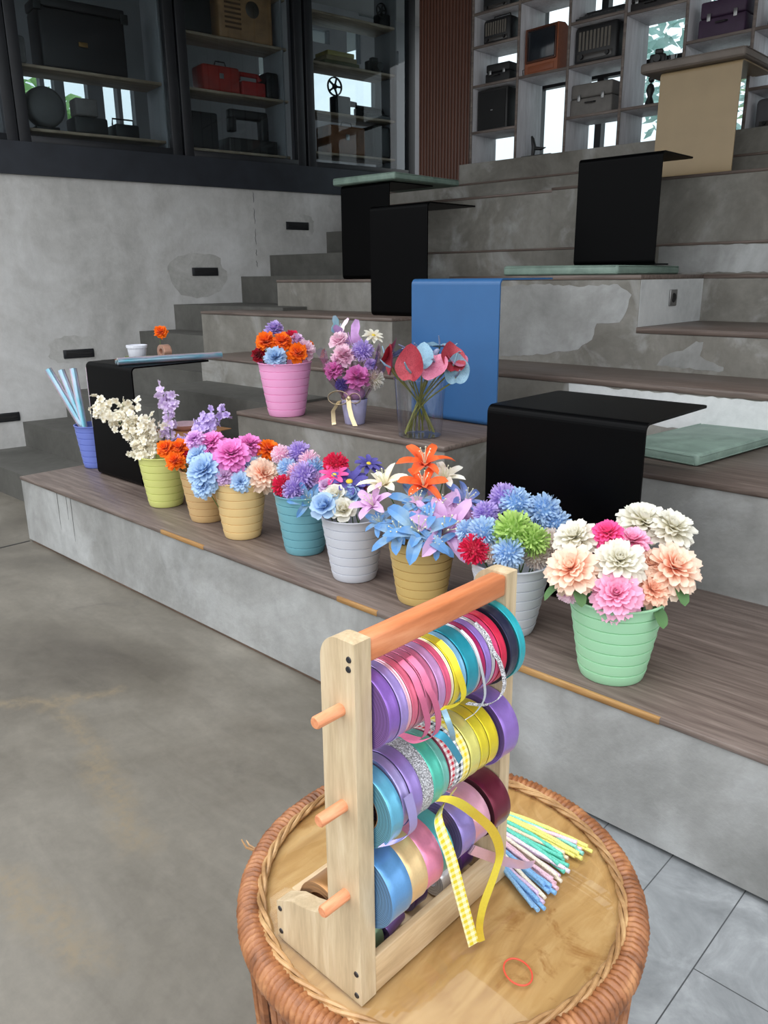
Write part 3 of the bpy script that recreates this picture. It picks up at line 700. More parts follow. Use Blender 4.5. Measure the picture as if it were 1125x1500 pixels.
# ------------------------------------------------------------------ ribbon rolls
def roll(name, row, y0, y1, R, col, label, ri=0.024, core=False, cat='ribbon roll', mat=None, edge=None, loc=None, axis_rot=None, group=None):
    w = y1 - y0
    prof = []
    K = max(4, int((R - ri) / 0.003))
    for k in range(K):
        a = ri + (R - ri) * k / K; b_ = ri + (R - ri) * (k + 0.5) / K
        prof += [(a, 0.0006), (b_, 0.0)]
    prof += [(R - 0.0004, 0.0), (R, 0.0008)]
    for k in range(1, 4): prof.append((R - 0.0006 * math.sin(PI * k / 4), w * k / 4))
    prof += [(R, w - 0.0008), (R - 0.0004, w)]
    for k in range(K):
        a = R - (R - ri) * (k + 0.5) / K; b_ = R - (R - ri) * (k + 1) / K
        prof += [(a, w), (b_, w - 0.0006)]
    mb = MB().lathe(prof, 72, axis='y', closed=True, uvscale=2 * PI * R)
    if loc is None:
        cz = DZ[row] - (ri - 0.0085) + 0.0005
        loc = (DX, y0, cz)
    t = thing(name, label, cat, loc, 0, group)
    if axis_rot: t.rotation_euler = axis_rot
    o = part('ribbon', mb, mat or satin('satin_ribbon', col), t)
    if core or ri > 0.022:
        part('core', MB().lathe([(ri - 0.0012, 0.001), (ri + 0.0003, 0.001), (ri + 0.0003, w - 0.001), (ri - 0.0012, w - 0.001)], 40, axis='y', closed=True), M['white'] if core else M['kraft'], t)
    return t
R1 = [
 (.611, .630, .053, (150, 104, 200), 'violet satin ribbon roll nearest the screws on the top dowel'),
 (.631, .645, .054, (176, 150, 222), 'lavender satin ribbon roll second on the top dowel'),
 (.646, .652, .053, (248, 190, 206), 'narrow pale pink ribbon roll beside the lavender one on the top dowel'),
 (.653, .664, .053, (240, 112, 142), 'coral pink ribbon roll beside the pale pink one on the top dowel'),
 (.665, .677, .0535, (212, 106, 142), 'dusty rose ribbon roll with a loop hanging loose on the top dowel'),
 (.678, .690, .0535, (216, 110, 148), 'middle dusty rose ribbon roll of three on the top dowel'),
 (.691, .702, .0535, (212, 112, 152), 'dusty rose ribbon roll touching the orchid one on the top dowel'),
 (.703, .717, .054, (212, 154, 210), 'orchid ribbon roll on the top dowel'),
 (.718, .729, .054, (240, 96, 136), 'bright pink ribbon roll between the orchid and the cream ones'),
 (.730, .735, .053, (250, 238, 196), 'narrow cream ribbon roll on the top dowel'),
 (.736, .751, .0535, (246, 222, 44), 'yellow ribbon roll on the top dowel'),
 (.752, .762, .053, (140, 200, 236), 'light blue ribbon roll on the top dowel'),
 (.763, .787, .0545, (22, 160, 182), 'wide teal ribbon roll on the top dowel'),
 (.788, .793, .054, (196, 200, 206), 'narrow silver grey ribbon roll on the top dowel'),
 (.794, .803, .0545, (186, 16, 98), 'magenta ribbon roll on the top dowel'),
 (.804, .816, .055, (164, 126, 214), 'purple ribbon roll beside the magenta one on the top dowel'),
 (.817, .824, .055, (208, 204, 210), 'silver lace ribbon roll on the top dowel'),
 (.825, .835, .056, (238, 66, 128), 'rose red ribbon roll on the top dowel'),
 (.836, .850, .057, (238, 30, 80), 'crimson ribbon roll on the top dowel'),
 (.853, .872, .061, (26, 30, 66), 'large navy ribbon roll near the far end of the top dowel'),
 (.873, .8875, .063, (38, 190, 204), 'large turquoise ribbon roll last on the top dowel'),
]
GR = ('ribbon rolls on the top dowel', 'ribbon rolls on the middle dowel', 'ribbon rolls on the bottom dowel')
top = []
for a, b_, R, c, lab in R1: top.append(roll('ribbon_roll', 0, a, b_, R, c, lab, 0.022, group=GR[0]))
R2 = [
 (.611, .634, .055, (108, 190, 222), 'sky blue ribbon roll with open core first on the middle dowel', None),
 (.635, .650, .053, (178, 164, 222), 'thin lavender ribbon roll with a loose loop on the middle dowel', None),
 (.651, .672, .0545, (166, 140, 216), 'wide purple ribbon roll on the middle dowel', None),
 (.673, .695, .054, None, 'silver glitter ribbon roll on the middle dowel', glitter('silver_glitter', (190, 190, 194))),
 (.696, .717, .053, (92, 208, 184), 'mint green ribbon roll on the middle dowel', None),
 (.718, .730, .052, (128, 206, 192), 'pale mint ribbon roll next to the wider mint one', None),
 (.731, .736, .050, (120, 22, 56), 'narrow dark red ribbon roll on the middle dowel', None),
 (.737, .747, .049, None, 'red gingham ribbon roll on the middle dowel', gingham('red_gingham', (196, 40, 60), (245, 238, 238), 0.0085)),
 (.748, .762, .051, None, 'black and white gingham ribbon roll on the middle dowel', gingham('black_gingham', (24, 26, 36), (240, 242, 246), 0.0094)),
 (.763, .777, .051, None, 'yellow gingham ribbon roll on the middle dowel', gingham('yellow_gingham', (240, 208, 30), (252, 244, 180), 0.0094)),
 (.778, .800, .0525, (244, 236, 130), 'pale yellow ribbon roll on the middle dowel', None),
 (.801, .820, .0525, (246, 226, 48), 'yellow ribbon roll beside the pale yellow one on the middle dowel', None),
 (.821, .843, .053, (246, 222, 30), 'deep yellow ribbon roll next to the far purple one', None),
 (.850, .887, .0585, (160, 122, 212), 'large purple ribbon roll last on the middle dowel', None),
]
for i, (a, b_, R, c, lab, mt) in enumerate(R2): top.append(roll('ribbon_roll', 1, a, b_, R, c, lab, 0.030 if i == 0 else 0.022, mat=mt, group=GR[1]))
R3 = [
 (.611, .650, .056, (104, 164, 222), 'wide cornflower blue ribbon roll first on the bottom dowel'),
 (.651, .684, .0545, (240, 206, 150), 'wide peach gold ribbon roll on the bottom dowel'),
 (.685, .719, .053, (248, 150, 186), 'wide pink ribbon roll on the bottom dowel'),
 (.720, .748, .049, (94, 196, 206), 'turquoise ribbon roll behind the hanging gingham tail'),
 (.768, .800, .048, (164, 146, 220), 'lavender ribbon roll on the bottom dowel'),
 (.801, .838, .047, (246, 182, 204), 'pale pink ribbon roll on the bottom dowel'),
 (.845, .887, .0495, (112, 14, 48), 'wide burgundy ribbon roll last on the bottom dowel'),
]
for i, (a, b_, R, c, lab) in enumerate(R3): top.append(roll('ribbon_roll', 2, a, b_, R, c, lab, 0.020, core=(i == 0), group=GR[2]))
# rolls lying in the bin of the rack
def binroll(x, y, z, R, ri, w, col, lab, mat=None, tilt=(0, 0, 0)):
    return roll('ribbon_roll', 0, 0, w, R, col, lab, ri, mat=mat, loc=(x, y, z), axis_rot=tilt, group='rolls lying in the rack bin')
binroll(-0.715, 0.6125, 0.612, 0.049, 0.034, 0.05, (178, 126, 70), 'tan paper tape roll standing in the rack bin')
binroll(-0.652, 0.672, 0.577, 0.014, 0.006, 0.045, (150, 120, 205), 'small purple ribbon roll lying low behind the front board', tilt=(0, 0, 0.2))
binroll(-0.672, 0.735, 0.594, 0.030, 0.012, 0.03, (74, 34, 118), 'dark violet ribbon roll in the rack bin')
binroll(-0.658, 0.790, 0.590, 0.026, 0.010, 0.03, (240, 240, 244), 'white ribbon roll in the rack bin')
binroll(-0.668, 0.845, 0.596, 0.030, 0.012, 0.03, (96, 48, 138), 'violet ribbon roll at the far end of the rack bin')
binroll(-0.660, 0.6125, 0.590, 0.027, 0.010, 0.045, (120, 150, 120), 'dull green mesh roll in the near corner of the rack bin')
binroll(-0.735, 0.745, 0.590, 0.028, 0.010, 0.06, (232, 108, 80), 'orange ribbon roll at the back of the rack bin')
# loose ends
def tail(parent, name, pts, wv, mat):
    P = [Vector(p) for p in pts]; out = []
    for i in range(len(P) - 1):
        p0, p1, p2, p3 = P[max(i - 1, 0)], P[i], P[i + 1], P[min(i + 2, len(P) - 1)]
        for k in range(6):
            u = k / 6; out.append(0.5 * ((2 * p1) + (p2 - p0) * u + (2 * p0 - 5 * p1 + 4 * p2 - p3) * u * u + (3 * p1 - p0 - 3 * p2 + p3) * u ** 3))
    out.append(P[-1])
    if isinstance(wv[0], (tuple, list)):
        n = len(out); ws = []
        for i in range(n):
            f = i / (n - 1) * (len(wv) - 1); j = min(int(f), len(wv) - 2); ws.append(Vector(wv[j]).lerp(Vector(wv[j + 1]), f - j))
        wv = ws
    o = part(name, MB().strip([p - parent.location for p in out], wv, 0.0004), mat, parent)
    return o
def by(s): return next(o for o in top if s in o['label'])
pinkm = satin('satin_ribbon', (212, 106, 142))
tail(by('dusty rose ribbon roll with a loop'), 'loose_loop', [(-0.6090, 0.668, 1.0345), (-0.5885, 0.668, 1.0225), (-0.5770, 0.668, 1.003), (-0.572, 0.671, 0.985), (-0.570, 0.676, 0.955), (-0.574, 0.668, 0.938), (-0.582, 0.645, 0.950), (-0.592, 0.625, 0.962)], (0.002, 0.0085, 0.002), pinkm)
tail(by('middle dusty rose'), 'loose_loop', [(-0.6090, 0.684, 1.0345), (-0.5885, 0.684, 1.0225), (-0.5770, 0.684, 1.003), (-0.571, 0.690, 0.985), (-0.568, 0.695, 0.955), (-0.571, 0.690, 0.934), (-0.580, 0.665, 0.932), (-0.590, 0.650, 0.945)], (0.002, 0.0085, 0.002), pinkm)
tail(by('yellow ribbon roll on the top'), 'loose_loop', [(-0.6090, 0.743, 1.0345), (-0.5885, 0.743, 1.0225), (-0.5765, 0.744, 1.002), (-0.572, 0.752, 0.97), (-0.574, 0.745, 0.955), (-0.582, 0.715, 0.958), (-0.596, 0.71, 0.965)], (0.002, 0.009, 0.004), satin('satin_ribbon', (246, 222, 44)))
sil = glitter('silver_lace', (214, 212, 216))
tail(by('silver lace'), 'loose_end', [(-0.6080, 0.8205, 1.036), (-0.5870, 0.8205, 1.0235), (-0.5755, 0.8205, 1.004), (-0.570, 0.830, 0.985), (-0.566, 0.838, 0.952), (-0.567, 0.830, 0.932), (-0.570, 0.802, 0.930), (-0.576, 0.765, 0.946)], (0.002, 0.006, 0.002), sil)
tail(by('narrow silver grey'), 'loose_end', [(-0.6085, 0.7905, 1.035), (-0.588, 0.7905, 1.022), (-0.5745, 0.791, 0.995), (-0.568, 0.795, 0.95), (-0.570, 0.78, 0.93), (-0.573, 0.76, 0.925)], (0.001, 0.004, 0.001), satin('satin_ribbon', (196, 200, 206)))
tail(by('light blue ribbon roll on the top'), 'loose_end', [(-0.585, 0.722, 0.958), (-0.570, 0.716, 0.945), (-0.567, 0.722, 0.925), (-0.570, 0.728, 0.908)], (0.003, 0.008, 0), satin('satin_ribbon', (150, 186, 204)))
tail(by('pale mint'), 'loose_end', [(-0.580, 0.700, 0.93), (-0.568, 0.706, 0.925), (-0.566, 0.722, 0.903), (-0.567, 0.742, 0.872)], (0.002, 0.006, 0.008), satin('satin_ribbon', (60, 160, 190)))
tail(by('thin lavender ribbon roll'), 'loose_loop', [(-0.572, 0.640, 0.87), (-0.568, 0.645, 0.840), (-0.570, 0.646, 0.814), (-0.577, 0.628, 0.806), (-0.588, 0.608, 0.806)], (0.002, 0.013, 0.003), satin('satin_ribbon', (178, 164, 222)))
tail(by('yellow gingham ribbon roll'), 'loose_end', [(-0.600, 0.772, 0.792), (-0.590, 0.735, 0.796), (-0.573, 0.703, 0.800), (-0.567, 0.705, 0.775), (-0.562, 0.717, 0.735), (-0.558, 0.734, 0.668), (-0.553, 0.749, 0.605), (-0.549, 0.759, 0.562)], [(0.004, 0.006, 0.012), (0.004, 0.012, 0.008), (0.006, 0.016, 0.003), (0.006, 0.016, 0.003)], gingham('yellow_gingham_tail', (226, 206, 40), (250, 246, 200), 0.0115))
tail(by('deep yellow ribbon roll'), 'loose_end', [(-0.598, 0.712, 0.806), (-0.585, 0.722, 0.814), (-0.570, 0.738, 0.808), (-0.560, 0.768, 0.776), (-0.555, 0.806, 0.728), (-0.552, 0.822, 0.682), (-0.552, 0.808, 0.648), (-0.552, 0.785, 0.614), (-0.549, 0.772, 0.585), (-0.546, 0.775, 0.558)], [(0.003, 0.004, 0.008), (0.005, 0.010, 0.008), (0.006, 0.012, 0.004), (0.006, 0.012, -0.004), (0.004, 0.010, 0)], satin('satin_ribbon', (240, 216, 66)))
tail(by('pale pink ribbon roll on the bottom'), 'loose_end', [(-0.590, 0.80, 0.682), (-0.580, 0.792, 0.69), (-0.570, 0.815, 0.672), (-0.562, 0.855, 0.640), (-0.556, 0.895, 0.612), (-0.552, 0.918, 0.602)], [(0.006, 0.004, 0.016), (0.006, 0.006, 0.016), (0.004, 0.006, 0.012)], satin('satin_ribbon', (228, 188, 208)))

# ------------------------------------------------------------------ chenille stems on the table
CH = [((240, 232, 110), 'yellow'), ((130, 214, 196), 'mint'), ((238, 196, 214), 'pink'), ((240, 232, 110), 'yellow'), ((240, 232, 110), 'yellow'), ((246, 214, 178), 'peach'), ((84, 204, 176), 'green'), ((84, 204, 176), 'green'), ((84, 204, 176), 'green'), ((84, 204, 176), 'green'), ((232, 222, 236), 'white'), ((226, 190, 222), 'lilac'), ((246, 232, 208), 'cream'), ((236, 186, 206), 'pink'), ((236, 186, 206), 'pink'), ((110, 170, 228), 'blue'), ((110, 170, 228), 'blue'), ((246, 232, 208), 'cream'), ((222, 190, 228), 'lilac'), ((110, 170, 228), 'blue'), ((124, 178, 226), 'blue')]
tips = [(-.524, 1.060), (-.533, 1.045), (-.540, 1.052), (-.528, 1.033), (-.540, 1.030), (-.546, 1.018), (-.548, 1.008), (-.543, .996), (-.536, 1.002), (-.534, .986), (-.528, .992), (-.534, .972), (-.526, .964), (-.530, .953), (-.522, .945), (-.528, .930), (-.519, .935), (-.526, .915), (-.522, .905), (-.514, .895), (-.520, .886)]
LBL = {'yellow': 'yellow chenille stem in the fan beside the rack', 'mint': 'lone pale mint chenille stem at the far side of the fan', 'pink': 'pink chenille stem in the fan beside the rack', 'peach': 'peach chenille stem between the yellow and the green ones', 'green': 'mint green chenille stem in the middle of the fan', 'white': 'white lilac chenille stem next to the mint green ones', 'lilac': 'lilac chenille stem in the fan beside the rack', 'cream': 'cream chenille stem in the fan beside the rack', 'blue': 'blue chenille stem at the near side of the fan'}
for layer in range(2):
    for i, (c, cn) in enumerate(CH):
        c = tuple(int(x * .82 + 255 * .18) for x in c)
        tx, ty = tips[i]; k = i / (len(CH) - 1)
        if layer: tx += rnd(0.006, 0.014) * -1; ty += rnd(-0.004, 0.004)
        gx, gy = -0.745 + 0.0, 1.0 + (0.5 - k) * 0.045
        z = ZT + 0.0042 + layer * 0.0065
        pts = []
        for j in range(15):
            u = j / 14
            bend = math.sin(PI * u) * (0.006 * math.sin(i * 2.3))
            pts.append((gx + (tx - gx) * u, gy + (ty - gy) * u + bend - 0.012 * (1 - u) * u * (k - 0.5) * 4, z + 0.002 * math.sin(i * 1.9 + u * 4) * layer))
        fz = MB(); vs = []
        rs = [0.0036 + 0.0004 * math.sin(j * 2.2 + i) for j in range(15)]
        fz.tube([Vector(p) - Vector((tx, ty, ZT)) for p in pts], rs, 8)
        o = single('chenille_stem', fz, CACHE.setdefault(('chen', c), None) or CACHE.__setitem__(('chen', c), plain('chenille_fuzz', c, 0.9, 0, 0.14, 420, 0.2, 0.6)) or CACHE[('chen', c)], LBL[cn], 'craft stem', (tx, ty, ZT), 0, 'chenille stems, ' + cn)
# rubber band
rb = MB().tube([(0.0235 * math.cos(a), 0.0185 * math.sin(a), 0.0014) for a in [2 * PI * k / 48 for k in range(48)]], 0.0013, 8, True)
single('rubber_band', rb, plain('red_rubber', (226, 84, 62), 0.5), 'red rubber band lying on the glass of the rattan table', 'rubber band', (-0.480, 0.772, ZT), -0.4)

# ------------------------------------------------------------------ buckets
def bucket_mesh(r, R, h):
    mb = MB(); prof = [(0.0, 0.0), (r - 0.006, 0.0), (r - 0.002, 0.002), (r, 0.006)]
    def rad(z): return r + (R - r) * (z / h) ** 0.95
    N = 7
    for k in range(1, N):
        z = h * k / N
        prof += [(rad(z) + 0.0006, z - 0.004), (rad(z) + 0.0004, z - 0.0017), (rad(z) - 0.0040, z - 0.0009), (rad(z) - 0.0040, z + 0.0009), (rad(z) + 0.0001, z + 0.0017), (rad(z) + 0.0002, z + 0.004)]
    prof += [(R - 0.0015, h - 0.008), (R - 0.0005, h - 0.006)]
    inner = [(R - 0.0035, h - 0.006), (R - 0.004, h - 0.012)] + [(rad(h * q) - 0.0065, h * q) for q in (0.8, 0.6, 0.4, 0.2)] + [(r - 0.0065, 0.006), (0.0, 0.006)]
    return MB().lathe(prof + inner, 72)
def rim_mesh(R, h):
    return MB().lathe([(R - 0.0036, h - 0.006), (R - 0.0004, h - 0.006), (R + 0.0022, h - 0.0045), (R + 0.0028, h - 0.001), (R + 0.001, h), (R - 0.0036, h)], 72, closed=True)
BK = {}
def bucket(key, x, y, z, r, R, h, col, label, tilt=None):
    t = thing('flower_bucket', label, 'bucket', (x, y, z), 0, 'ribbed plastic flower buckets')
    if tilt: t.rotation_euler = tilt
    m = plain('bucket_plastic', col, 0.34, 0, 0.012, 8, 0.45)
    part('body', bucket_mesh(r, R, h), m, t); part('rim', rim_mesh(R, h), m, t)
    BK[key] = (Vector((x, y, z)), r, R, h); return t
bucket('green', -.944, 1.938, .4, .090, .132, .245, (160, 210, 170), 'mint green bucket of white, peach and pink dahlias on the low bench')
bucket('white', -1.334, 1.985, .4, .080, .128, .240, (206, 208, 216), 'white bucket of pompom flowers behind the ribbon rack')
bucket('gold', -1.706, 1.985, .4, .085, .120, .235, (200, 170, 106), 'golden tan bucket full of lilies')
bucket('silver', -2.041, 1.980, .4, .083, .123, .250, (200, 202, 210), 'silver grey bucket with mixed flowers and white roses')
bucket('teal', -2.410, 2.050, .4, .081, .118, .255, (112, 168, 180), 'teal bucket with purple and pink pompom flowers')
bucket('cream', -2.772, 2.000, .4, .080, .118, .262, (226, 194, 136), 'cream yellow bucket with blue and magenta dahlias')
bucket('tan', -3.103, 2.043, .4, .080, .118, .250, (206, 172, 122), 'tan bucket half hidden behind the cream yellow one')
bucket('yellow', -3.480, 2.049, .4, .083, .120, .260, (208, 212, 128), 'lime yellow bucket with white blossom sprays')
bucket('blue', -4.555, 2.235, .4, .078, .112, .262, (112, 128, 204), 'periwinkle blue bucket holding clear film rolls')
bucket('pink', -3.266, 2.690, .8, .095, .140, .280, (238, 164, 208), 'pink bucket of carnations on the raised block')

# ------------------------------------------------------------------ flower heads (unit radius, facing +z)
def add_petal(mb, az, elev, L, Wd, curl, cup, r0=0.04, z0=0.0, tipw=0.35, rows=5, notch=0.0, twist=0.0, uo=0.0):
    """one petal rising at angle elev from the flower plane"""
    vs = []; uv = []; ca, sa = math.cos(az), math.sin(az)
    for i in range(rows + 1):
        u = i / rows
        e = elev + curl * u
        r = r0 + L * (u * math.cos(elev + curl * u * 0.5)); z = z0 + L * u * math.sin(elev + curl * u * 0.5)
        prof_ = math.sin(PI * min(1, (0.14 + 0.62 * u + 0.1 * u * u)) ) if tipw < 0.6 else math.sin(PI * (0.12 + 0.5 * u))
        w = Wd * 0.5 * max(prof_, 0.06 if i < rows else tipw * 0.25)
        if i == rows: w = Wd * 0.5 * tipw * 0.5
        for j in (-1, 0, 1):
            dz = cup * abs(j) * w; lat = j * w; rr = r - (notch * L * 0.5 if (i == rows and j == 0) else 0)
            dr = -dz * math.sin(e); zz = z + dz * math.cos(e) + twist * j * w * u
            rr += dr
            vs.append((rr * ca - lat * sa, rr * sa + lat * ca, zz)); uv.append((min(1, u * (1 - uo) + uo), 0.5 + j * 0.5))
    fs = []
    for i in range(rows):
        for j in (0, 1):
            a = i * 3 + j; fs.append((a, a + 1, a + 4, a + 3))
    mb.add(vs, fs, uv)
def mk_dahlia(seed):
    r_ = random.Random(seed); mb = MB()
    for (n, el, L, w, z0, cu) in ((17, -0.22, 0.98, 0.36, -0.10, -0.3), (17, 0.02, 0.95, 0.36, -0.03, -0.2), (15, 0.26, 0.86, 0.34, 0.02, -0.1), (13, 0.52, 0.74, 0.30, 0.05, 0.0), (11, 0.80, 0.60, 0.25, 0.08, 0.15), (9, 1.05, 0.46, 0.2, 0.10, 0.3), (7, 1.3, 0.34, 0.15, 0.12, 0.3)):
        o = r_.uniform(0, 6.28)
        for k in range(n):
            add_petal(mb, o + 2 * PI * k / n + r_.uniform(-.12, .12), el + r_.uniform(-.12, .12), L * r_.uniform(.86, 1.04), w * r_.uniform(.85, 1.15), cu + r_.uniform(-.2, .2), 0.45 + r_.uniform(-.15, .25), 0.03, z0, 0.95, 5, 0.12 * r_.random(), r_.uniform(-.3, .3))
    return mb
def mk_pompom(seed):
    r_ = random.Random(seed); mb = MB(); N = 210; g = PI * (3 - math.sqrt(5))
    for i in range(N):
        zz = 1 - 1.72 * (i + 0.5) / N; th = math.acos(max(-1, min(1, zz))); az = g * i
        d = Vector((math.sin(th) * math.cos(az), math.sin(th) * math.sin(az), math.cos(th)))
        a = d.cross(Vector((r_.uniform(-1, 1), r_.uniform(-1, 1), r_.uniform(-1, 1)))).normalized(); L = r_.uniform(.86, 1.04); w = 0.062
        d2 = (d + a.cross(d) * r_.uniform(-.18, .18)).normalized()
        p0 = d * 0.35; p1 = d * 0.72; p2 = d2 * L
        nn = a.cross(d) * 0.03
        vs = [p0 - a * w * .5, p0 + a * w * .5, p1 - a * w + nn, p1 + a * w + nn, p2 - a * w * 1.15, p2 + a * w * 1.15, p2 * 1.06 - a * w * .8, p2 * 1.06 + a * w * .8]
        mb.add(vs, [(0, 1, 3, 2), (2, 3, 5, 4), (4, 5, 7, 6)], [(0, 0), (0, 1), (.55, 0), (.55, 1), (.9, 0), (.9, 1), (1, 0), (1, 1)])
    mb.sphere((0, 0, -0.02), 0.62, 12, 8)
    for k in range(13 * 9): mb.uv[-1 - k if k < len(mb.uv) else 0] = (0.2, 0.5)
    return mb
def mk_lily(seed):
    r_ = random.Random(seed); mb = MB()
    for ring in (0, 1, 2):
        for k in range(3 if ring < 2 else 5):
            add_petal(mb, ring * PI / 3 + 2 * PI * k / (3 if ring < 2 else 5) + r_.uniform(-.12, .12), 0.85 + (.35 if ring == 2 else 0), (1.2 if ring < 2 else .72) * r_.uniform(.88, 1.05), 0.42 - 0.05 * ring, -1.1 + r_.uniform(-.5, .35), 0.5, 0.03, -0.25, 0.10, 8, 0, r_.uniform(-.6, .6))
    for k in range(6):
        az = 2 * PI * k / 6 + .3
    return mb
def mk_stamens():
    mb = MB()
    for k in range(6):
        az = 2 * PI * k / 6 + .3; c, s_ = math.cos(az), math.sin(az)
        mb.tube([(0.02 * c, 0.02 * s_, -0.15), (0.10 * c, 0.10 * s_, 0.25), (0.22 * c, 0.22 * s_, 0.52)], 0.014, 5)
        mb.sphere((0.23 * c, 0.23 * s_, 0.54), 0.035, 6, 4)
    return mb
def mk_marigold(seed):
    r_ = random.Random(seed); mb = MB()
    for (n, el, L, w, z0) in ((14, -0.05, 0.98, 0.5, -0.1), (14, 0.25, 0.92, 0.5, -0.02), (13, 0.55, 0.86, 0.46, 0.05), (11, 0.85, 0.8, 0.42, 0.08), (9, 1.1, 0.72, 0.36, 0.1), (7, 1.35, 0.62, 0.3, 0.1)):
        o = r_.uniform(0, 6.28)
        for k in range(n):
            add_petal(mb, o + 2 * PI * k / n + r_.uniform(-.2, .2), el + r_.uniform(-.2, .2), L * r_.uniform(.85, 1.05), w * r_.uniform(.85, 1.2), r_.uniform(-.5, .4), r_.uniform(-.1, .5), 0.02, z0, 1.4, 4, 0.25 * r_.random(), r_.uniform(-.9, .9))
    return mb
def mk_daisy(seed):
    r_ = random.Random(seed); mb = MB()
    for (n, el, L, z0) in ((8, 0.0, 1.0, 0.0), (8, 0.28, 0.9, 0.03)):
        o = r_.uniform(0, 6.28)
        for k in range(n): add_petal(mb, o + 2 * PI * k / n + r_.uniform(-.08, .08), el + r_.uniform(-.1, .1), L * r_.uniform(.9, 1.05), 0.36, -0.3, 0.3, 0.05, z0, 0.55, 5, 0.1)
    return mb
def mk_rose(seed):
    r_ = random.Random(seed); mb = MB()
    for (n, el, L, w, r0, z0, cu) in ((5, 0.25, 0.85, 0.95, 0.12, -0.2, -0.5), (5, 0.65, 0.8, 0.9, 0.12, -0.15, -0.3), (5, 1.0, 0.75, 0.75, 0.14, -0.1, 0.1), (4, 1.3, 0.68, 0.6, 0.10, -0.05, 0.4), (3, 1.45, 0.6, 0.4, 0.05, 0.0, 0.5)):
        o = r_.uniform(0, 6.28)
        for k in range(n): add_petal(mb, o + 2 * PI * k / n, el, L, w, cu + r_.uniform(-.15, .15), 0.55, r0, z0, 1.3, 6, 0, r_.uniform(-.2, .2))
    return mb
KIND = dict(dahlia=mk_dahlia, pompom=mk_pompom, lily=mk_lily, marigold=mk_marigold, daisy=mk_daisy, rose=mk_rose)
NM = dict(dahlia='dahlia_flower', pompom='pompom_flower', lily='lily_flower', marigold='carnation_flower', daisy='daisy_flower', rose='rose_flower')
COLR = dict(white=((214, 206, 168), (244, 241, 230)), peach=((250, 140, 84), (255, 226, 200)), pink=((226, 52, 132), (255, 180, 216)), hotpink=((232, 44, 124), (250, 100, 168)), palepink=((240, 170, 206), (252, 214, 232)), paleorange=((248, 170, 130), (254, 206, 176)),
  green=((120, 168, 52), (186, 222, 104)), blue=((104, 160, 220), (176, 208, 240)), purple=((126, 96, 196), (192, 164, 232)), crimson=((176, 10, 50), (230, 34, 84)), beige=((214, 190, 176), (240, 226, 214)), orange=((226, 84, 10), (255, 130, 24)), cream=((230, 214, 176), (250, 244, 226)),
  violet=((104, 120, 206), (184, 180, 232)), lilac=((214, 150, 214), (240, 204, 240)), indigo=((58, 52, 128), (104, 96, 178)), burgundy=((132, 30, 66), (186, 84, 120)), mauve=((176, 110, 176), (212, 170, 214)), magenta=((206, 44, 160), (246, 132, 214)), orchid=((206, 120, 214), (232, 178, 236)), darkred=((130, 10, 30), (170, 20, 44)))
LILYC = dict(orange=((226, 76, 24), (252, 112, 54)), blue=((206, 226, 214), (112, 164, 220)), violet=((190, 190, 226), (116, 140, 208)), lilac=((206, 140, 200), (234, 194, 234)))
MESH = {}
def bloom_mesh(kind, col, seed):
    key = (kind, col, seed)
    if key not in MESH:
        me = KIND[kind](seed).mesh(kind + '_bloom'); c = LILYC.get(col, COLR[col]) if kind == 'lily' else COLR[col]
        if kind != 'lily' and col not in ('white', 'orange', 'crimson', 'indigo', 'burgundy', 'darkred', 'hotpink'): c = tuple(tuple(int(x + (255 - x) * q) for x in cc) for cc, q in zip(c, (0, .2)))
        me.materials.append(petal('petal', c[0], c[1])); MESH[key] = me
    return MESH[key]
cen_me = MB().sphere((0, 0, 0.06), 0.17, 12, 8, sc=(1, 1, 0.6)).mesh('centre'); cen_me.materials.append(M['yc'])
sta_me = mk_stamens().mesh('stamens'); sta_me.materials.append(plain('pale_stamen', (226, 226, 196), 0.6))
def flower(kind, col, P, rad, label, base, axis_from, mat_stem=None, cat='flower', group=None, seed=None, leaf=False):
    P = Vector(P); seed = random.randint(0, 3) if seed is None else seed
    d = (P - axis_from); d.z = max(d.z, 0.02)
    tocam = Vector((0, 0, 1.5)) - P; tocam.normalize()
    d = (d.normalized() * 0.75 + tocam * 0.75 + Vector((0, 0, 0.35))).normalized()
    t = thing(NM[kind], label, cat, base, 0, group)
    o = link('bloom', bloom_mesh(kind, col, seed), t); o.location = P - Vector(base); o.scale = (rad,) * 3
    q = d.to_track_quat('Z', 'Y'); q = q @ Matrix.Rotation(rnd(0, 6.28), 4, 'Z').to_quaternion()
    o.rotation_mode = 'QUATERNION'; o.rotation_quaternion = q
    for nm, me in (('centre', cen_me),) if kind == 'daisy' else ((('stamens', sta_me),) if kind == 'lily' else ()):
        c = link(nm, me, t); c.location = o.location; c.scale = o.scale; c.rotation_mode = 'QUATERNION'; c.rotation_quaternion = q
    s0 = Vector((0, 0, 0)); s2 = P - Vector(base) - d * rad * (0.32 if kind != 'pompom' else 0.5)
    ctrl = [s0, s0.lerp(s2, 0.5) + Vector((0, 0, 0.02)), s2 - d * 0.015 if kind != 'pompom' else s2 - d * 0.01, s2]
    part('stem', MB().tube(ctrl, 0.0022, 6), mat_stem or M['stem'], t)
    return t
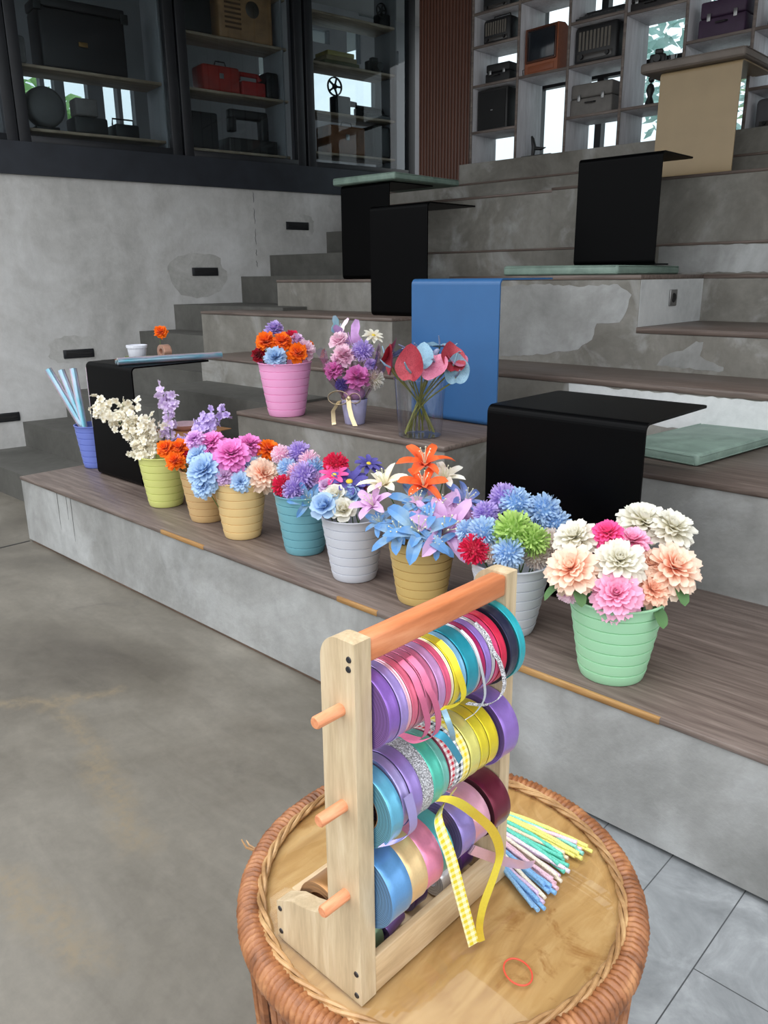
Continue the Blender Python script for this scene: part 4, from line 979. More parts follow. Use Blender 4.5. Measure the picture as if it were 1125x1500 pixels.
FL = [
('green','dahlia','white',-0.924,1.897,0.755,0.070,'large white dahlia at the centre of the mint green bucket'),
('green','dahlia','peach',-1.023,1.820,0.730,0.071,'peach and cream dahlia overhanging the rim nearest the white bucket'),
('green','dahlia','pink',-0.901,1.845,0.682,0.066,'bright pink dahlia hanging lowest over the front of the mint bucket'),
('green','dahlia','white',-0.961,2.100,0.810,0.073,'white dahlia topmost at the back of the mint bucket'),
('green','dahlia','white',-0.876,2.108,0.808,0.064,'white dahlia upper right beside the topmost one in the mint bucket'),
('green','dahlia','white',-1.071,1.913,0.786,0.060,'white dahlia above the peach one nearest the white bucket'),
('green','dahlia','hotpink',-0.994,1.952,0.806,0.046,'small hot pink dahlia between the upper white ones of the mint bucket'),
('green','dahlia','pink',-0.934,1.987,0.788,0.048,'pale pink dahlia directly above the large central white one'),
('green','dahlia','peach',-0.823,2.011,0.730,0.075,'large peach dahlia overhanging the rim farthest from the ribbon rack'),
('green','dahlia','peach',-0.878,1.988,0.731,0.049,'peach dahlia tucked between the central white and the large peach one'),
('green','dahlia','paleorange',-0.846,1.940,0.681,0.048,'pale orange dahlia low on the rim right of the hanging pink one'),
('green','dahlia','palepink',-1.030,1.817,0.665,0.030,'small pale pink dahlia peeking out under the leftmost peach one'),
('white','pompom','green',-1.305,1.949,0.748,0.059,'larger lime green pompom flower in the middle of the white bucket'),
('white','pompom','green',-1.250,1.976,0.722,0.048,'smaller lime green pompom flower beside the larger one'),
('white','pompom','blue',-1.386,2.077,0.792,0.051,'light blue pompom flower next to the topmost purple one'),
('white','pompom','blue',-1.310,2.127,0.773,0.053,'light blue pompom flower standing high against the black table'),
('white','pompom','blue',-1.269,2.135,0.733,0.048,'light blue pompom flower at the right edge of the white bucket'),
('white','pompom','blue',-1.388,1.908,0.735,0.047,'light blue pompom flower above the crimson one'),
('white','pompom','blue',-1.287,1.901,0.693,0.046,'light blue pompom flower low on the white bucket front rim'),
('white','pompom','blue',-1.452,1.915,0.724,0.037,'small light blue pompom flower leaning over to the gold bucket'),
('white','pompom','purple',-1.434,2.079,0.801,0.047,'purple pompom flower topmost in the white bucket'),
('white','pompom','purple',-1.438,1.989,0.767,0.040,'faded purple pompom flower behind the left blue ones'),
('white','pompom','crimson',-1.387,1.862,0.691,0.044,'crimson pompom flower low on the left rim of the white bucket'),
('white','pompom','beige',-1.352,1.904,0.677,0.032,'small beige pompom flower between the crimson and the low blue one'),
('white','pompom','beige',-1.249,1.996,0.664,0.038,'beige pompom flower under the smaller green one'),
('white','pompom','beige',-1.246,2.069,0.693,0.045,'beige pompom flower at the rim next to the mint bucket'),
('gold','lily','orange',-1.772,2.075,0.875,0.082,'orange lily topmost above the gold bucket'),
('gold','lily','orange',-1.723,2.011,0.816,0.073,'orange lily directly below the topmost one'),
('gold','lily','cream',-1.850,1.946,0.812,0.077,'cream white lily high on the left of the gold bucket'),
('gold','lily','white',-1.719,2.117,0.821,0.068,'white lily behind the orange ones'),
('gold','lily','blue',-1.720,1.975,0.758,0.078,'sky blue lily right under the orange ones'),
('gold','lily','blue',-1.646,1.901,0.686,0.105,'large sky blue lily hanging over the front of the gold bucket'),
('gold','lily','blue',-1.714,1.874,0.672,0.085,'sky blue lily at the left front rim of the gold bucket'),
('gold','lily','blue',-1.808,1.879,0.691,0.054,'small dusty blue lily drooping toward the silver bucket'),
('gold','lily','violet',-1.628,2.132,0.749,0.072,'violet blue lily leaning out toward the white bucket'),
('gold','lily','lilac',-1.595,1.975,0.679,0.113,'large lilac pink lily hanging over the right front rim'),
('gold','lily','lilac',-1.666,2.017,0.735,0.087,'lilac pink lily in the middle of the gold bucket'),
('gold','lily','lilac',-1.616,2.071,0.715,0.078,'lilac pink lily under the violet blue one'),
('gold','lily','lilac',-1.572,2.088,0.688,0.068,'lilac pink lily at the edge next to the small blue pompom'),
('gold','lily','lilac',-1.658,1.961,0.720,0.065,'small lilac pink lily between the two large hanging ones'),
('gold','lily','blue',-1.590,1.926,0.651,0.059,'small sky blue lily lowest over the golden rim'),
('gold','lily','lilac',-1.838,1.874,0.750,0.068,'lilac pink lily leaning left over the silver bucket'),
('silver','pompom','crimson',-2.162,2.009,0.811,0.047,'crimson pompom flower topmost in the silver bucket'),
('silver','daisy','hotpink',-2.123,1.964,0.786,0.059,'hot pink daisy with yellow centre in the silver bucket'),
('silver','daisy','indigo',-2.063,1.984,0.766,0.074,'large indigo daisy with yellow centre in the silver bucket'),
('silver','daisy','indigo',-2.065,2.090,0.817,0.052,'small indigo daisy standing tall behind the silver bucket'),
('silver','lily','burgundy',-2.025,2.011,0.743,0.051,'dusky red lily at the back right of the silver bucket'),
('silver','rose','white',-2.005,1.895,0.693,0.045,'white rose at the front rim of the silver bucket'),
('silver','rose','white',-2.065,1.909,0.728,0.050,'white rose higher in the middle of the silver bucket'),
('silver','rose','blue',-2.030,1.955,0.722,0.050,'sky blue rose beside the higher white rose'),
('silver','rose','blue',-2.065,1.856,0.705,0.052,'sky blue rose at the left rim of the silver bucket'),
('silver','rose','mauve',-2.117,1.916,0.759,0.030,'mauve rosebud standing left in the silver bucket'),
('teal','pompom','purple',-2.491,2.107,0.796,0.049,'purple pompom flower topmost in the teal bucket'),
('teal','pompom','purple',-2.389,2.044,0.722,0.056,'large purple pompom flower in the middle of the teal bucket'),
('teal','pompom','purple',-2.382,1.978,0.684,0.044,'purple pompom flower low on the front rim of the teal bucket'),
('teal','pompom','palepink',-2.537,2.049,0.793,0.040,'pale pink pompom flower top left in the teal bucket'),
('teal','pompom','palepink',-2.432,2.111,0.772,0.043,'pale pink pompom flower right of the topmost purple one'),
('teal','pompom','palepink',-2.436,2.034,0.736,0.036,'pale pink pompom flower left of the large purple one'),
('teal','pompom','blue',-2.477,2.029,0.748,0.039,'light blue pompom flower on the left of the teal bucket'),
('teal','pompom','blue',-2.397,2.104,0.744,0.045,'light blue pompom flower at the right of the teal bucket'),
('teal','pompom','crimson',-2.432,1.963,0.693,0.041,'crimson pompom flower on the left rim of the teal bucket'),
('teal','pompom','lilac',-2.352,2.085,0.700,0.039,'pale lilac pompom flower next to the silver bucket'),
('teal','lily','blue',-2.322,2.004,0.642,0.068,'pale blue lily drooping over the rim of the teal bucket'),
('cream','dahlia','magenta',-2.761,1.958,0.776,0.079,'large magenta dahlia at the front centre of the cream bucket'),
('cream','dahlia','magenta',-2.907,1.960,0.804,0.063,'magenta dahlia left behind the large one'),
('cream','dahlia','magenta',-2.784,2.075,0.799,0.057,'magenta dahlia right behind the large one'),
('cream','dahlia','orchid',-2.949,1.902,0.829,0.045,'pale orchid dahlia topmost left in the cream bucket'),
('cream','dahlia','blue',-2.831,1.864,0.710,0.082,'large sky blue dahlia over the left rim of the cream bucket'),
('cream','dahlia','blue',-2.707,2.024,0.707,0.065,'sky blue dahlia right of the large magenta one'),
('cream','dahlia','blue',-2.809,1.834,0.653,0.050,'sky blue dahlia hanging lowest between the cream and tan buckets'),
('cream','dahlia','blue',-2.687,1.942,0.671,0.044,'small sky blue dahlia on the front right rim of the cream bucket'),
('cream','dahlia','mauve',-2.749,1.906,0.691,0.041,'small mauve dahlia under the large magenta one'),
('cream','dahlia','peach',-2.645,2.034,0.693,0.073,'peach dahlia overhanging toward the teal bucket'),
('cream','dahlia','orange',-2.737,2.139,0.774,0.054,'bright orange dahlia at the back right of the cream bucket'),
('cream','dahlia','blue',-2.913,1.893,0.759,0.054,'dull blue dahlia behind the large sky blue one'),
('tan','marigold','orange',-3.196,1.907,0.748,0.043,'orange marigold leftmost over the tan bucket'),
('tan','marigold','orange',-3.168,1.962,0.746,0.046,'orange marigold right of the leftmost one over the tan bucket'),
('tan','marigold','orange',-3.138,1.914,0.700,0.045,'orange marigold lowest over the tan bucket'),
('tan','marigold','crimson',-3.129,1.970,0.711,0.028,'small crimson marigold beside the orange ones'),
('pink','marigold','purple',-3.372,2.717,1.235,0.051,'purple carnation topmost in the pink bucket'),
('pink','marigold','orange',-3.335,2.629,1.182,0.053,'orange marigold on the left of the pink bucket'),
('pink','marigold','orange',-3.267,2.678,1.178,0.053,'orange marigold in the middle of the pink bucket'),
('pink','marigold','orange',-3.184,2.707,1.125,0.053,'orange marigold on the right rim of the pink bucket'),
('pink','marigold','blue',-3.228,2.601,1.109,0.056,'pale blue carnation on the front rim of the pink bucket'),
('pink','marigold','palepink',-3.203,2.780,1.140,0.050,'pale pink carnation at the right edge of the pink bucket'),
('pink','marigold','crimson',-3.291,2.764,1.196,0.043,'crimson carnation behind the orange marigolds'),
('pink','marigold','darkred',-3.359,2.594,1.116,0.039,'dark red carnation at the left rim of the pink bucket'),
('pink','marigold','lilac',-3.251,2.767,1.184,0.040,'lilac carnation beside the crimson one'),
('pink','marigold','orange',-3.230,2.833,1.156,0.025,'small orange marigold half hidden at the far right of the pink bucket'),
('bouq','marigold','magenta',-2.762,2.724,1.033,0.060,'large magenta carnation at the front of the wrapped bouquet'),
('bouq','marigold','magenta',-2.873,2.674,1.062,0.047,'magenta carnation on the left of the wrapped bouquet'),
('bouq','pompom','purple',-2.796,2.799,1.153,0.050,'purple pompom flower in the wrapped bouquet'),
('bouq','marigold','palepink',-2.860,2.729,1.131,0.057,'pale pink carnation left of the purple pompom'),
('bouq','marigold','palepink',-2.911,2.751,1.197,0.047,'pale pink carnation higher in the wrapped bouquet'),
('bouq','daisy','cream',-2.807,2.888,1.220,0.051,'cream white daisy standing highest right in the bouquet'),
('bouq','marigold','purple',-2.740,2.798,1.090,0.030,'small purple carnation at the right of the bouquet'),
('bouq','pompom','white',-2.729,2.809,1.020,0.047,'white pompom flower behind the cellophane of the bouquet'),
('bouq','pompom','indigo',-2.818,2.671,0.997,0.030,'small indigo pompom flower low in the bouquet'),
]
GRP = dict(green='flowers in the mint green bucket', white='flowers in the white bucket', gold='lilies in the golden bucket', silver='flowers in the silver bucket', teal='flowers in the teal bucket', cream='flowers in the cream bucket', tan='flowers in the tan bucket', pink='flowers in the pink bucket', bouq='flowers in the wrapped bouquet')
BK['bouq'] = (Vector((-2.80, 2.74, .8)), .05, .07, .11)
nfl = {}
for (b_, k, c, x, y, z, r, lab) in FL:
    bc, br_, bR, bh = BK[b_]; i = nfl[b_] = nfl.get(b_, 0) + 1
    a = i * 2.4; q = br_ * 0.62 * ((i % 4) + 1) / 4
    base = bc + Vector((math.cos(a) * q, math.sin(a) * q, 0.010))
    flower(k, c, (x, y, z), r * (1.16 if k in ('dahlia', 'marigold') else (1.08 if k == 'lily' else 1.1)), lab, base, bc + Vector((0, 0, bh - 0.05)), group=GRP[b_])
# leaves at the mint bucket
def leaf_mesh(L, Wd):
    mb = MB(); add_petal(mb, 0, 0.1, L, Wd, -0.7, 0.25, 0, 0, 0.1, 8); return mb
for o in [o for o in bpy.data.objects if o.get('label') in ('peach and cream dahlia overhanging the rim nearest the white bucket', 'large peach dahlia overhanging the rim farthest from the ribbon rack', 'pale orange dahlia low on the rim right of the hanging pink one')]:
    bl = next(c for c in o.children if c.name.startswith('bloom'))
    for az, ln in ((-2.2, 0.075), (-0.6, 0.07)):
        lf = part('leaf', leaf_mesh(ln, 0.036), M['leaf'], o); lf.location = bl.location + Vector((math.cos(az) * 0.02, math.sin(az) * 0.02, -0.035)); lf.rotation_euler = (0, 0.5, az)
# blossom sprays
def spray(name, pts, base, n, size, c, label, group, wob=0.03, seed=1):
    r_ = random.Random(seed); t = thing(name, label, 'flower spray', base, 0, group); B = Vector(base)
    mb = MB(); P = [Vector(p) for p in pts]
    cl = MB()
    path = [B] + P
    cl.tube([p - B for p in path], 0.002, 6)
    seg = [(P[i], P[i + 1]) for i in range(len(P) - 1)]
    for k in range(n):
        a, b_ = seg[int(r_.random() * len(seg)) % len(seg)]; u = r_.random()
        q = a.lerp(b_, u) + Vector((r_.gauss(0, wob), r_.gauss(0, wob), r_.gauss(0, wob)))
        d = Vector((r_.gauss(0.35, .6), r_.gauss(-0.4, .6), r_.gauss(.5, .5))).normalized(); rot = d.to_track_quat('Z', 'Y').to_matrix()
        f = MB(); o_ = r_.uniform(0, 6); np_ = 5; s_ = size * r_.uniform(.75, 1.15)
        for j in range(np_): add_petal(f, o_ + 2 * PI * j / np_, 0.35 + r_.uniform(-.25, .25), 1, 0.8, -0.5, 0.35, 0.02, 0, 0.8, 3, 0.2)
        mb.add([rot @ (Vector(v) * s_) + q - B for v in f.v], f.f, f.uv)
    part('blossom', mb, petal('blossom_petal', c[0], c[1]), t); part('stem', cl, M['stem'], t)
    return t
WH = ((226, 214, 182), (250, 246, 232)); LI = ((178, 150, 218), (214, 194, 240)); PLI = ((206, 176, 226), (232, 214, 244))
yb = BK['yellow'][0]
spray('blossom_spray', [(-3.60, 1.975, .74), (-3.70, 1.92, .85), (-3.77, 1.875, .90)], yb + Vector((-.02, 0, .01)), 70, 0.022, WH, 'white blossom spray leaning farthest over the black metal table', 'white blossom sprays', 0.024, 1)
spray('blossom_spray', [(-3.56, 2.0, .72), (-3.62, 1.97, .82), (-3.67, 1.965, .905)], yb + Vector((.0, .02, .01)), 80, 0.022, WH, 'white blossom spray rising in the middle of the lime bucket', 'white blossom sprays', 0.026, 2)
spray('blossom_spray', [(-3.52, 2.0, .69), (-3.56, 2.0, .76), (-3.55, 2.04, .84)], yb + Vector((.02, .0, .01)), 95, 0.023, WH, 'dense cream white blossom spray above the lime bucket front', 'white blossom sprays', 0.03, 3)
spray('blossom_spray', [(-3.50, 1.96, .66), (-3.55, 1.965, .70), (-3.47, 1.99, .665)], yb + Vector((.03, -.02, .01)), 56, 0.021, WH, 'low white blossom spray drooping over the lime bucket rim', 'white blossom sprays', 0.02, 4)
spray('blossom_spray', [(-3.47, 2.10, .75), (-3.50, 2.115, .86), (-3.535, 2.13, .98)], yb + Vector((.03, .03, .01)), 56, 0.024, PLI, 'pale lilac blossom spray standing tallest behind the white ones', 'lilac blossom sprays', 0.022, 5)
tb = BK['tan'][0]
spray('blossom_spray', [(-3.24, 2.03, .72), (-3.20, 2.08, .80), (-3.16, 2.13, .845), (-3.10, 2.19, .885)], tb + Vector((.0, .02, .01)), 70, 0.024, LI, 'lavender blossom spray arching toward the pink bucket block', 'lilac blossom sprays', 0.022, 6)
spray('blossom_spray', [(-3.30, 2.0, .70), (-3.26, 2.02, .74), (-3.20, 2.05, .77)], tb + Vector((-.02, .0, .01)), 30, 0.022, LI, 'lavender blossom spray lying low between the tan and lime buckets', 'lilac blossom sprays', 0.02, 7)

# ------------------------------------------------------------------ clear vase with anthuriums
t = thing('plastic_vase', 'clear plastic vase of metallic anthuriums on the raised block', 'vase', (-2.344, 2.71, 0.8))
part('body', MB().lathe([(0.0, 0.0), (0.094, 0.0), (0.1, 0.004), (0.118, 0.262), (0.1205, 0.264), (0.1205, 0.266), (0.1160, 0.266), (0.097, 0.006), (0.0, 0.006)], 64), M['vasep'], t)
part('rim', MB().lathe([(0.1162, 0.266), (0.1162, 0.262), (0.1212, 0.262), (0.1216, 0.265), (0.1205, 0.268), (0.117, 0.268)], 64, closed=True), M['vasep'], t)
def metalpetal(name, a, b_):
    t = NT(name); n = t.noise(t.coords((1, 1, 1), 'object'), 18, 4, 0.6, 1.0)
    t.set(color=t.ramp(n, [(0.3, srgb(a)), (0.7, srgb(b_))]), rough=0.38, metal=0.25, spec=0.6); t.bump(n, 0.3, 0.006); return t.m
AM = dict(red=metalpetal('anthurium_red', (140, 30, 48), (196, 70, 84)), pink=metalpetal('anthurium_pink', (208, 92, 130), (236, 160, 186)), blue=metalpetal('anthurium_blue', (120, 160, 190), (170, 206, 222)), dusk=metalpetal('anthurium_dusk', (110, 110, 150), (170, 176, 205)))
def spathe():
    """heart shaped spathe, tip toward +x, facing +z"""
    mb = MB(); n = 28; vs = [(0.0, 0, 0)]; uv = [(0, 0)]
    for ring in (0.35, 0.7, 1.0):
        for k in range(n):
            a = 2 * PI * k / n
            r = (0.80 + 0.22 * math.cos(a) - 0.16 * math.exp(-((a - PI) / 0.42) ** 2)) + (0.22 * math.exp(-(min(a, 2 * PI - a) / 0.32) ** 2))
            x, y = r * ring * math.cos(a), r * ring * math.sin(a) * 0.92
            vs.append((x, y, 0.42 * (x * x * 0.5 + y * y) + 0.04 * math.sin(5 * a) * ring * ring)); uv.append((ring, k / n))
    fs = [(0, 1 + k, 1 + (k + 1) % n) for k in range(n)]
    for q in (0, 1):
        for k in range(n): fs.append((1 + q * n + k, 1 + (q + 1) * n + k, 1 + (q + 1) * n + (k + 1) % n, 1 + q * n + (k + 1) % n))
    return mb.add(vs, fs, uv)
sp_me = {c: None for c in AM}
AN = [('red', -2.345, 2.525, 1.130, .062, (-.5, -.65, .15), 'dark red anthurium leaning furthest out at the vase side near the bouquet'), ('red', -2.262, 2.555, 1.115, .072, (.2, -.9, .25), 'dark red anthurium facing front in the clear vase'),
 ('pink', -2.205, 2.640, 1.145, .070, (.35, -.6, .6), 'pink anthurium at the front of the clear vase'), ('red', -2.150, 2.700, 1.140, .062, (.75, -.3, .5), 'red pink anthurium beside the pink one in the vase'),
 ('blue', -2.150, 2.720, 1.090, .062, (.8, -.5, .1), 'pale blue anthurium low at the vase side near the black table'), ('blue', -2.325, 2.680, 1.180, .058, (.0, -.3, .9), 'pale blue anthurium in the middle of the vase'), ('dusk', -2.262, 2.690, 1.165, .060, (-.1, -.6, .6), 'dusky blue anthurium between the pink and the front red ones'),
 ('blue', -2.300, 2.790, 1.200, .058, (.1, -.1, 1), 'pale blue anthurium topmost at the back of the vase'), ('dusk', -2.400, 2.620, 1.165, .060, (-.4, -.3, .7), 'dusky violet anthurium behind the dark red one near the bouquet'), ('pink', -2.235, 2.79, 1.180, .056, (.4, .1, .8), 'small pink anthurium at the back of the vase toward the black table'),
 ('blue', -2.235, 2.60, 1.150, .054, (.3, -.75, .45), 'pale blue anthurium squeezed between the front red and pink ones'), ('red', -2.395, 2.56, 1.165, .058, (-.6, -.3, .5), 'dark red anthurium behind the outermost one at the bouquet side'), ('dusk', -2.345, 2.62, 1.185, .056, (-.2, -.4, .8), 'dusky anthurium high behind the two dark red ones'), ('pink', -2.175, 2.745, 1.165, .056, (.6, -.1, .7), 'rosy anthurium high at the black table side of the vase')]
VC = Vector((-2.344, 2.71, 0.8))
for i, (c, x, y, z, s_, d, lab) in enumerate(AN):
    P = Vector((x, y, z)); a = math.atan2(y - VC.y, x - VC.x) + PI
    base = VC + Vector((0.07 * math.cos(a), 0.07 * math.sin(a), 0.012))
    t = thing('anthurium', lab, 'flower', base, 0, 'anthuriums in the clear vase')
    if sp_me[c] is None: sp_me[c] = spathe().mesh('spathe'); sp_me[c].materials.append(AM[c])
    o = link('spathe', sp_me[c], t); o.location = P - base; o.scale = (s_ * 1.25,) * 3
    zax = Vector(d).normalized(); down = Vector((0.3 * d[0], 0.3 * d[1], -1 if d[2] < .4 else 0.6)); xax = (Vector((0, 0, 1)) if zax.z < 0.6 else Vector((d[0], d[1], 0.0)) + Vector((0.1, -0.3, 0)))
    xax = (xax - zax * xax.dot(zax)).normalized(); yax = zax.cross(xax)
    o.rotation_mode = 'QUATERNION'; o.rotation_quaternion = Matrix((xax, yax, zax)).transposed().to_quaternion()
    sd = MB().tube([P - base - xax * s_ * 0.1, P - base - xax * s_ * 0.1 + zax * s_ * 0.5 + xax * s_ * .15, P - base + zax * s_ * 0.9 + xax * s_ * .35], [s_ * .07, s_ * .075, s_ * .04], 8)
    part('spadix', sd, AM['blue' if c in ('red', 'pink') else 'dusk'], t)
    st = [Vector((0, 0, 0)), (VC + Vector((0, 0, .20)) + Vector((rnd(-.02, .02), rnd(-.02, .02), 0))) - base, P - base - Vector((0, 0, .05)), P - base - xax * s_ * .15]
    out = []
    for k in range(13):
        u = k / 12; out.append(st[0] * (1 - u) ** 3 + st[1] * 3 * u * (1 - u) ** 2 + st[2] * 3 * u * u * (1 - u) + st[3] * u ** 3)
    part('stem', MB().tube(out, 0.0034, 7), M['stemy'], t)

# ------------------------------------------------------------------ wrapped bouquet
bo = Vector((-2.80, 2.74, 0.8))
t = thing('wrapped_bouquet', 'small bouquet wrapped in cellophane with a cream bow on the raised block', 'bouquet', bo)
part('cup', MB().lathe([(0.0, 0.0), (0.046, 0.0), (0.05, 0.003), (0.066, 0.125), (0.063, 0.125), (0.047, 0.006), (0.0, 0.006)], 40), plain('lavender_cup', (190, 188, 226), 0.3, 0.1), t, 'pearly lavender cup')
cw = MB(); n = 48; vs = []; fs = []; rr_ = random.Random(4)
hs = [(0.056, 0.07), (0.064, 0.12), (0.060, 0.14), (0.085, 0.19), (0.125, 0.25), (0.150, 0.31), (0.160, 0.345)]
for j, (r, h) in enumerate(hs):
    for k in range(n):
        a = 2 * PI * k / n; wv = 1 + (0.16 * math.sin(7 * a + j * .5) + 0.07 * math.sin(17 * a)) * (j / 6)
        vs.append((r * wv * math.cos(a), r * wv * math.sin(a), h + (0.03 * math.sin(5 * a + 1) + 0.02 * math.sin(11 * a)) * (j / 6)))
for j in range(len(hs) - 1):
    for k in range(n): fs.append((j * n + k, j * n + (k + 1) % n, (j + 1) * n + (k + 1) % n, (j + 1) * n + k))
part('cellophane', cw.add(vs, fs), M['cello'], t)
bw = satin('satin_ribbon', (226, 204, 160)); bm_ = MB()
def loop(mb, dx, dy, s_):
    pts = [];
    for k in range(17):
        a = 2 * PI * k / 16; pts.append(Vector((0.045 - 0.02, -0.06, 0.135)) + Vector((dx, dy, 0)) * (0.5 - 0.5 * math.cos(a)) * s_ + Vector((0, 0, 1)) * math.sin(a) * s_ * 0.32)
    mb.strip(pts, (0.013, -0.016, 0.008), 0.0005)
loop(bm_, -0.85, -0.55, 0.105); loop(bm_, 0.75, 0.3, 0.075); bm_.sphere((0.025, -0.062, 0.135), 0.012, 10, 8)
bm_.strip([(0.025, -0.065, .135), (-0.02, -0.085, .12), (-0.05, -0.10, .07), (-0.048, -0.10, .02), (-0.04, -0.105, .004)], (0.017, 0.012, 0.004), 0.0005)
bm_.strip([(0.025, -0.066, .135), (0.035, -0.07, .09), (0.05, -0.072, .05), (0.075, -0.072, .006)], (0.018, 0.014, 0.0), 0.0005)
part('bow', bm_, bw, t, 'cream satin bow')
part('filler', MB().sphere((0, 0, 0.15), 0.055, 16, 10, sc=(1, 1, .7)), plain('tissue_paper', (214, 176, 214), 0.7, 0, 0.15, 20), t, 'lilac tissue paper')
def butterfly(label, P, s_, zax, xax, mat, group=None):
    base = bo + Vector((0, 0, 0.012)); t = thing('butterfly_pick', label, 'decoration', base, 0, group); P = Vector(P) - base
    z = Vector(zax).normalized(); x = Vector(xax); x = (x - z * x.dot(z)).normalized(); y = z.cross(x)
    for sg in (-1, 1):
        mb = MB(); vs = [P]; k0 = []
        outl = [(0.05, .02), (.35, .75), (.75, 1.0), (1.0, .85), (.95, .45), (.7, .1), (.8, -.25), (.7, -.6), (.4, -.7), (.12, -.35)]
        for a, b_ in outl: vs.append(P + x * (sg * a * s_ * .8) + y * (b_ * s_) + z * (a * s_ * .45))
        mb.add(vs, [(0, i, i + 1) for i in range(1, len(outl))], None, False)
        part('wing', mb, mat, t)
    part('body', MB().tube([P - y * s_ * .4, P, P + y * s_ * .45], [s_ * .03, s_ * .06, s_ * .03], 8), mat, t)
    part('wire', MB().tube([Vector((0, 0, 0)), P * 0.5, P - y * s_ * .4], 0.0012, 5), M['chrome'], t)
butterfly('silvery clear butterfly topmost on the wrapped bouquet', (-2.99, 2.83, 1.255), .055, (.3, -.5, .35), (.7, .6, -.3), M['irid2'], None)
butterfly('large lilac butterfly standing up from the wrapped bouquet', (-2.93, 2.845, 1.200), .085, (.55, -.6, .3), (.75, .6, .3), plain('lilac_film', (196, 150, 206), 0.25, 0.35, 0.2, 14), None)

# ------------------------------------------------------------------ film rolls
def film_roll(p0, p1, r, label, group, mat='irid'):
    p0 = Vector(p0); p1 = Vector(p1); d = p1 - p0; L = d.length
    mb = MB(); prof = [(r * 0.55, 0.0), (r, 0.0), (r, L), (r * 0.55, L)]
    mb.lathe(prof, 20, closed=True)
    sp = MB(); pts = []
    for k in range(40):
        a = k * 0.5; q = r * (0.55 - 0.4 * k / 40); pts.append((q * math.cos(a), q * math.sin(a), L + 0.0008))
    sp.tube(pts, r * 0.05, 5)
    t = thing('film_roll', label, 'film roll', p0, 0, group); t.rotation_mode = 'QUATERNION'; t.rotation_quaternion = d.normalized().to_track_quat('Z', 'Y')
    part('film', mb, M[mat], t); part('coil', sp, M['white'], t)
bb_ = Vector((-4.555, 2.235, 0.41))
FR = [((.045, .025, 0), (-4.79, 2.105, .985), 'iridescent film roll leaning out farthest from the blue bucket'), ((.03, -.012, .0), (-4.760, 2.17, .975), 'second iridescent film roll from the wall in the blue bucket'), ((.0, -.045, .0), (-4.705, 2.22, .985), 'iridescent film roll in the middle of the blue bucket'), ((-.02, .045, 0), (-4.685, 2.315, .945), 'bluish film roll behind the middle one in the blue bucket'), ((.04, .0, .03), (-4.64, 2.29, .99), 'film roll in the blue bucket nearest the black table')]
for a, e_, lab in FR: film_roll(bb_ + Vector(a), e_, 0.0225, lab, 'film rolls standing in the blue bucket')
ZL = 1.055
film_roll((-4.03, 2.155, ZL + 0.021), (-3.885, 2.73, ZL + 0.021), 0.020, 'blue iridescent film roll lying across the black table', 'film rolls on the black table')
film_roll((-4.08, 2.17, ZL + 0.014), (-3.965, 2.62, ZL + 0.014), 0.012, 'thin film roll lying beside the white pot', 'film rolls on the black table', 'irid')
# things on that table
t = thing('white_pot', 'small white plastic pot on the black metal table', 'pot', (-4.175, 2.36, ZL + 0.001))
part('body', MB().lathe([(0, 0), (.042, 0), (.045, .003), (.054, .075), (.0515, .075), (.043, .004), (0, .004)], 40), M['white'], t)
part('rim', MB().lathe([(.0515, .072), (.058, .072), (.0595, .086), (.056, .088), (.0515, .088)], 40, closed=True), M['white'], t)
flower('marigold', 'orange', (-4.17, 2.52, 1.205), .045, 'orange carnation standing beside the white pot on the black table', Vector((-4.20, 2.52, ZL + .03)), Vector((-4.2, 2.55, 1.1)))
roll('ribbon_roll', 0, 0, .05, .04, (240, 186, 160), 'peach ribbon roll next to the white pot', .018, loc=(-4.165, 2.505, ZL + .041))
single('scrap_ribbon', MB().strip([(0, 0, .001), (.05, .06, .012), (.1, .1, .002), (.16, .11, .001)], (.012, -.014, .0), .0006), satin('satin_ribbon', (200, 90, 60)), 'rust coloured ribbon scrap behind the film rolls', 'ribbon', (-4.33, 2.30, ZL + .0008))
single('green_foam_strip', MB().box(-.1, .1, -.012, .012, 0, .012, .003).box(-.02, .1, -.03, -.013, 0, .01, .003), plain('olive_stem_wrap', (96, 104, 62), .7), 'olive green strip lying near the white pot', 'strip', (-4.30, 2.46, ZL + .0008), .7)
# box behind that table
t = thing('cardboard_box', 'open brown cardboard box behind the black table on the low bench', 'box', (-3.95, 2.50, .401), 0.1)
part('carton', MB().box(-.17, .17, -.11, .11, 0, .26, .003), M['kraft'], t)
part('flap', MB().box(-.17, .17, -.19, -.112, .255, .259).box(-.17, .17, .112, .19, .255, .259), M['kraft'], t)
part('label_strip', MB().box(-.1, .06, -.1125, -.1105, .17, .22), M['white'], t, 'white paper strip')
single('pink_dish', MB().lathe([(0, 0), (.05, 0), (.09, .035), (.087, .037), (.048, .004), (0, .004)], 40), plain('pale_pink_plastic', (220, 188, 200), .4), 'pale pink dish resting on the cardboard box', 'dish', (-3.96, 2.50, .662))
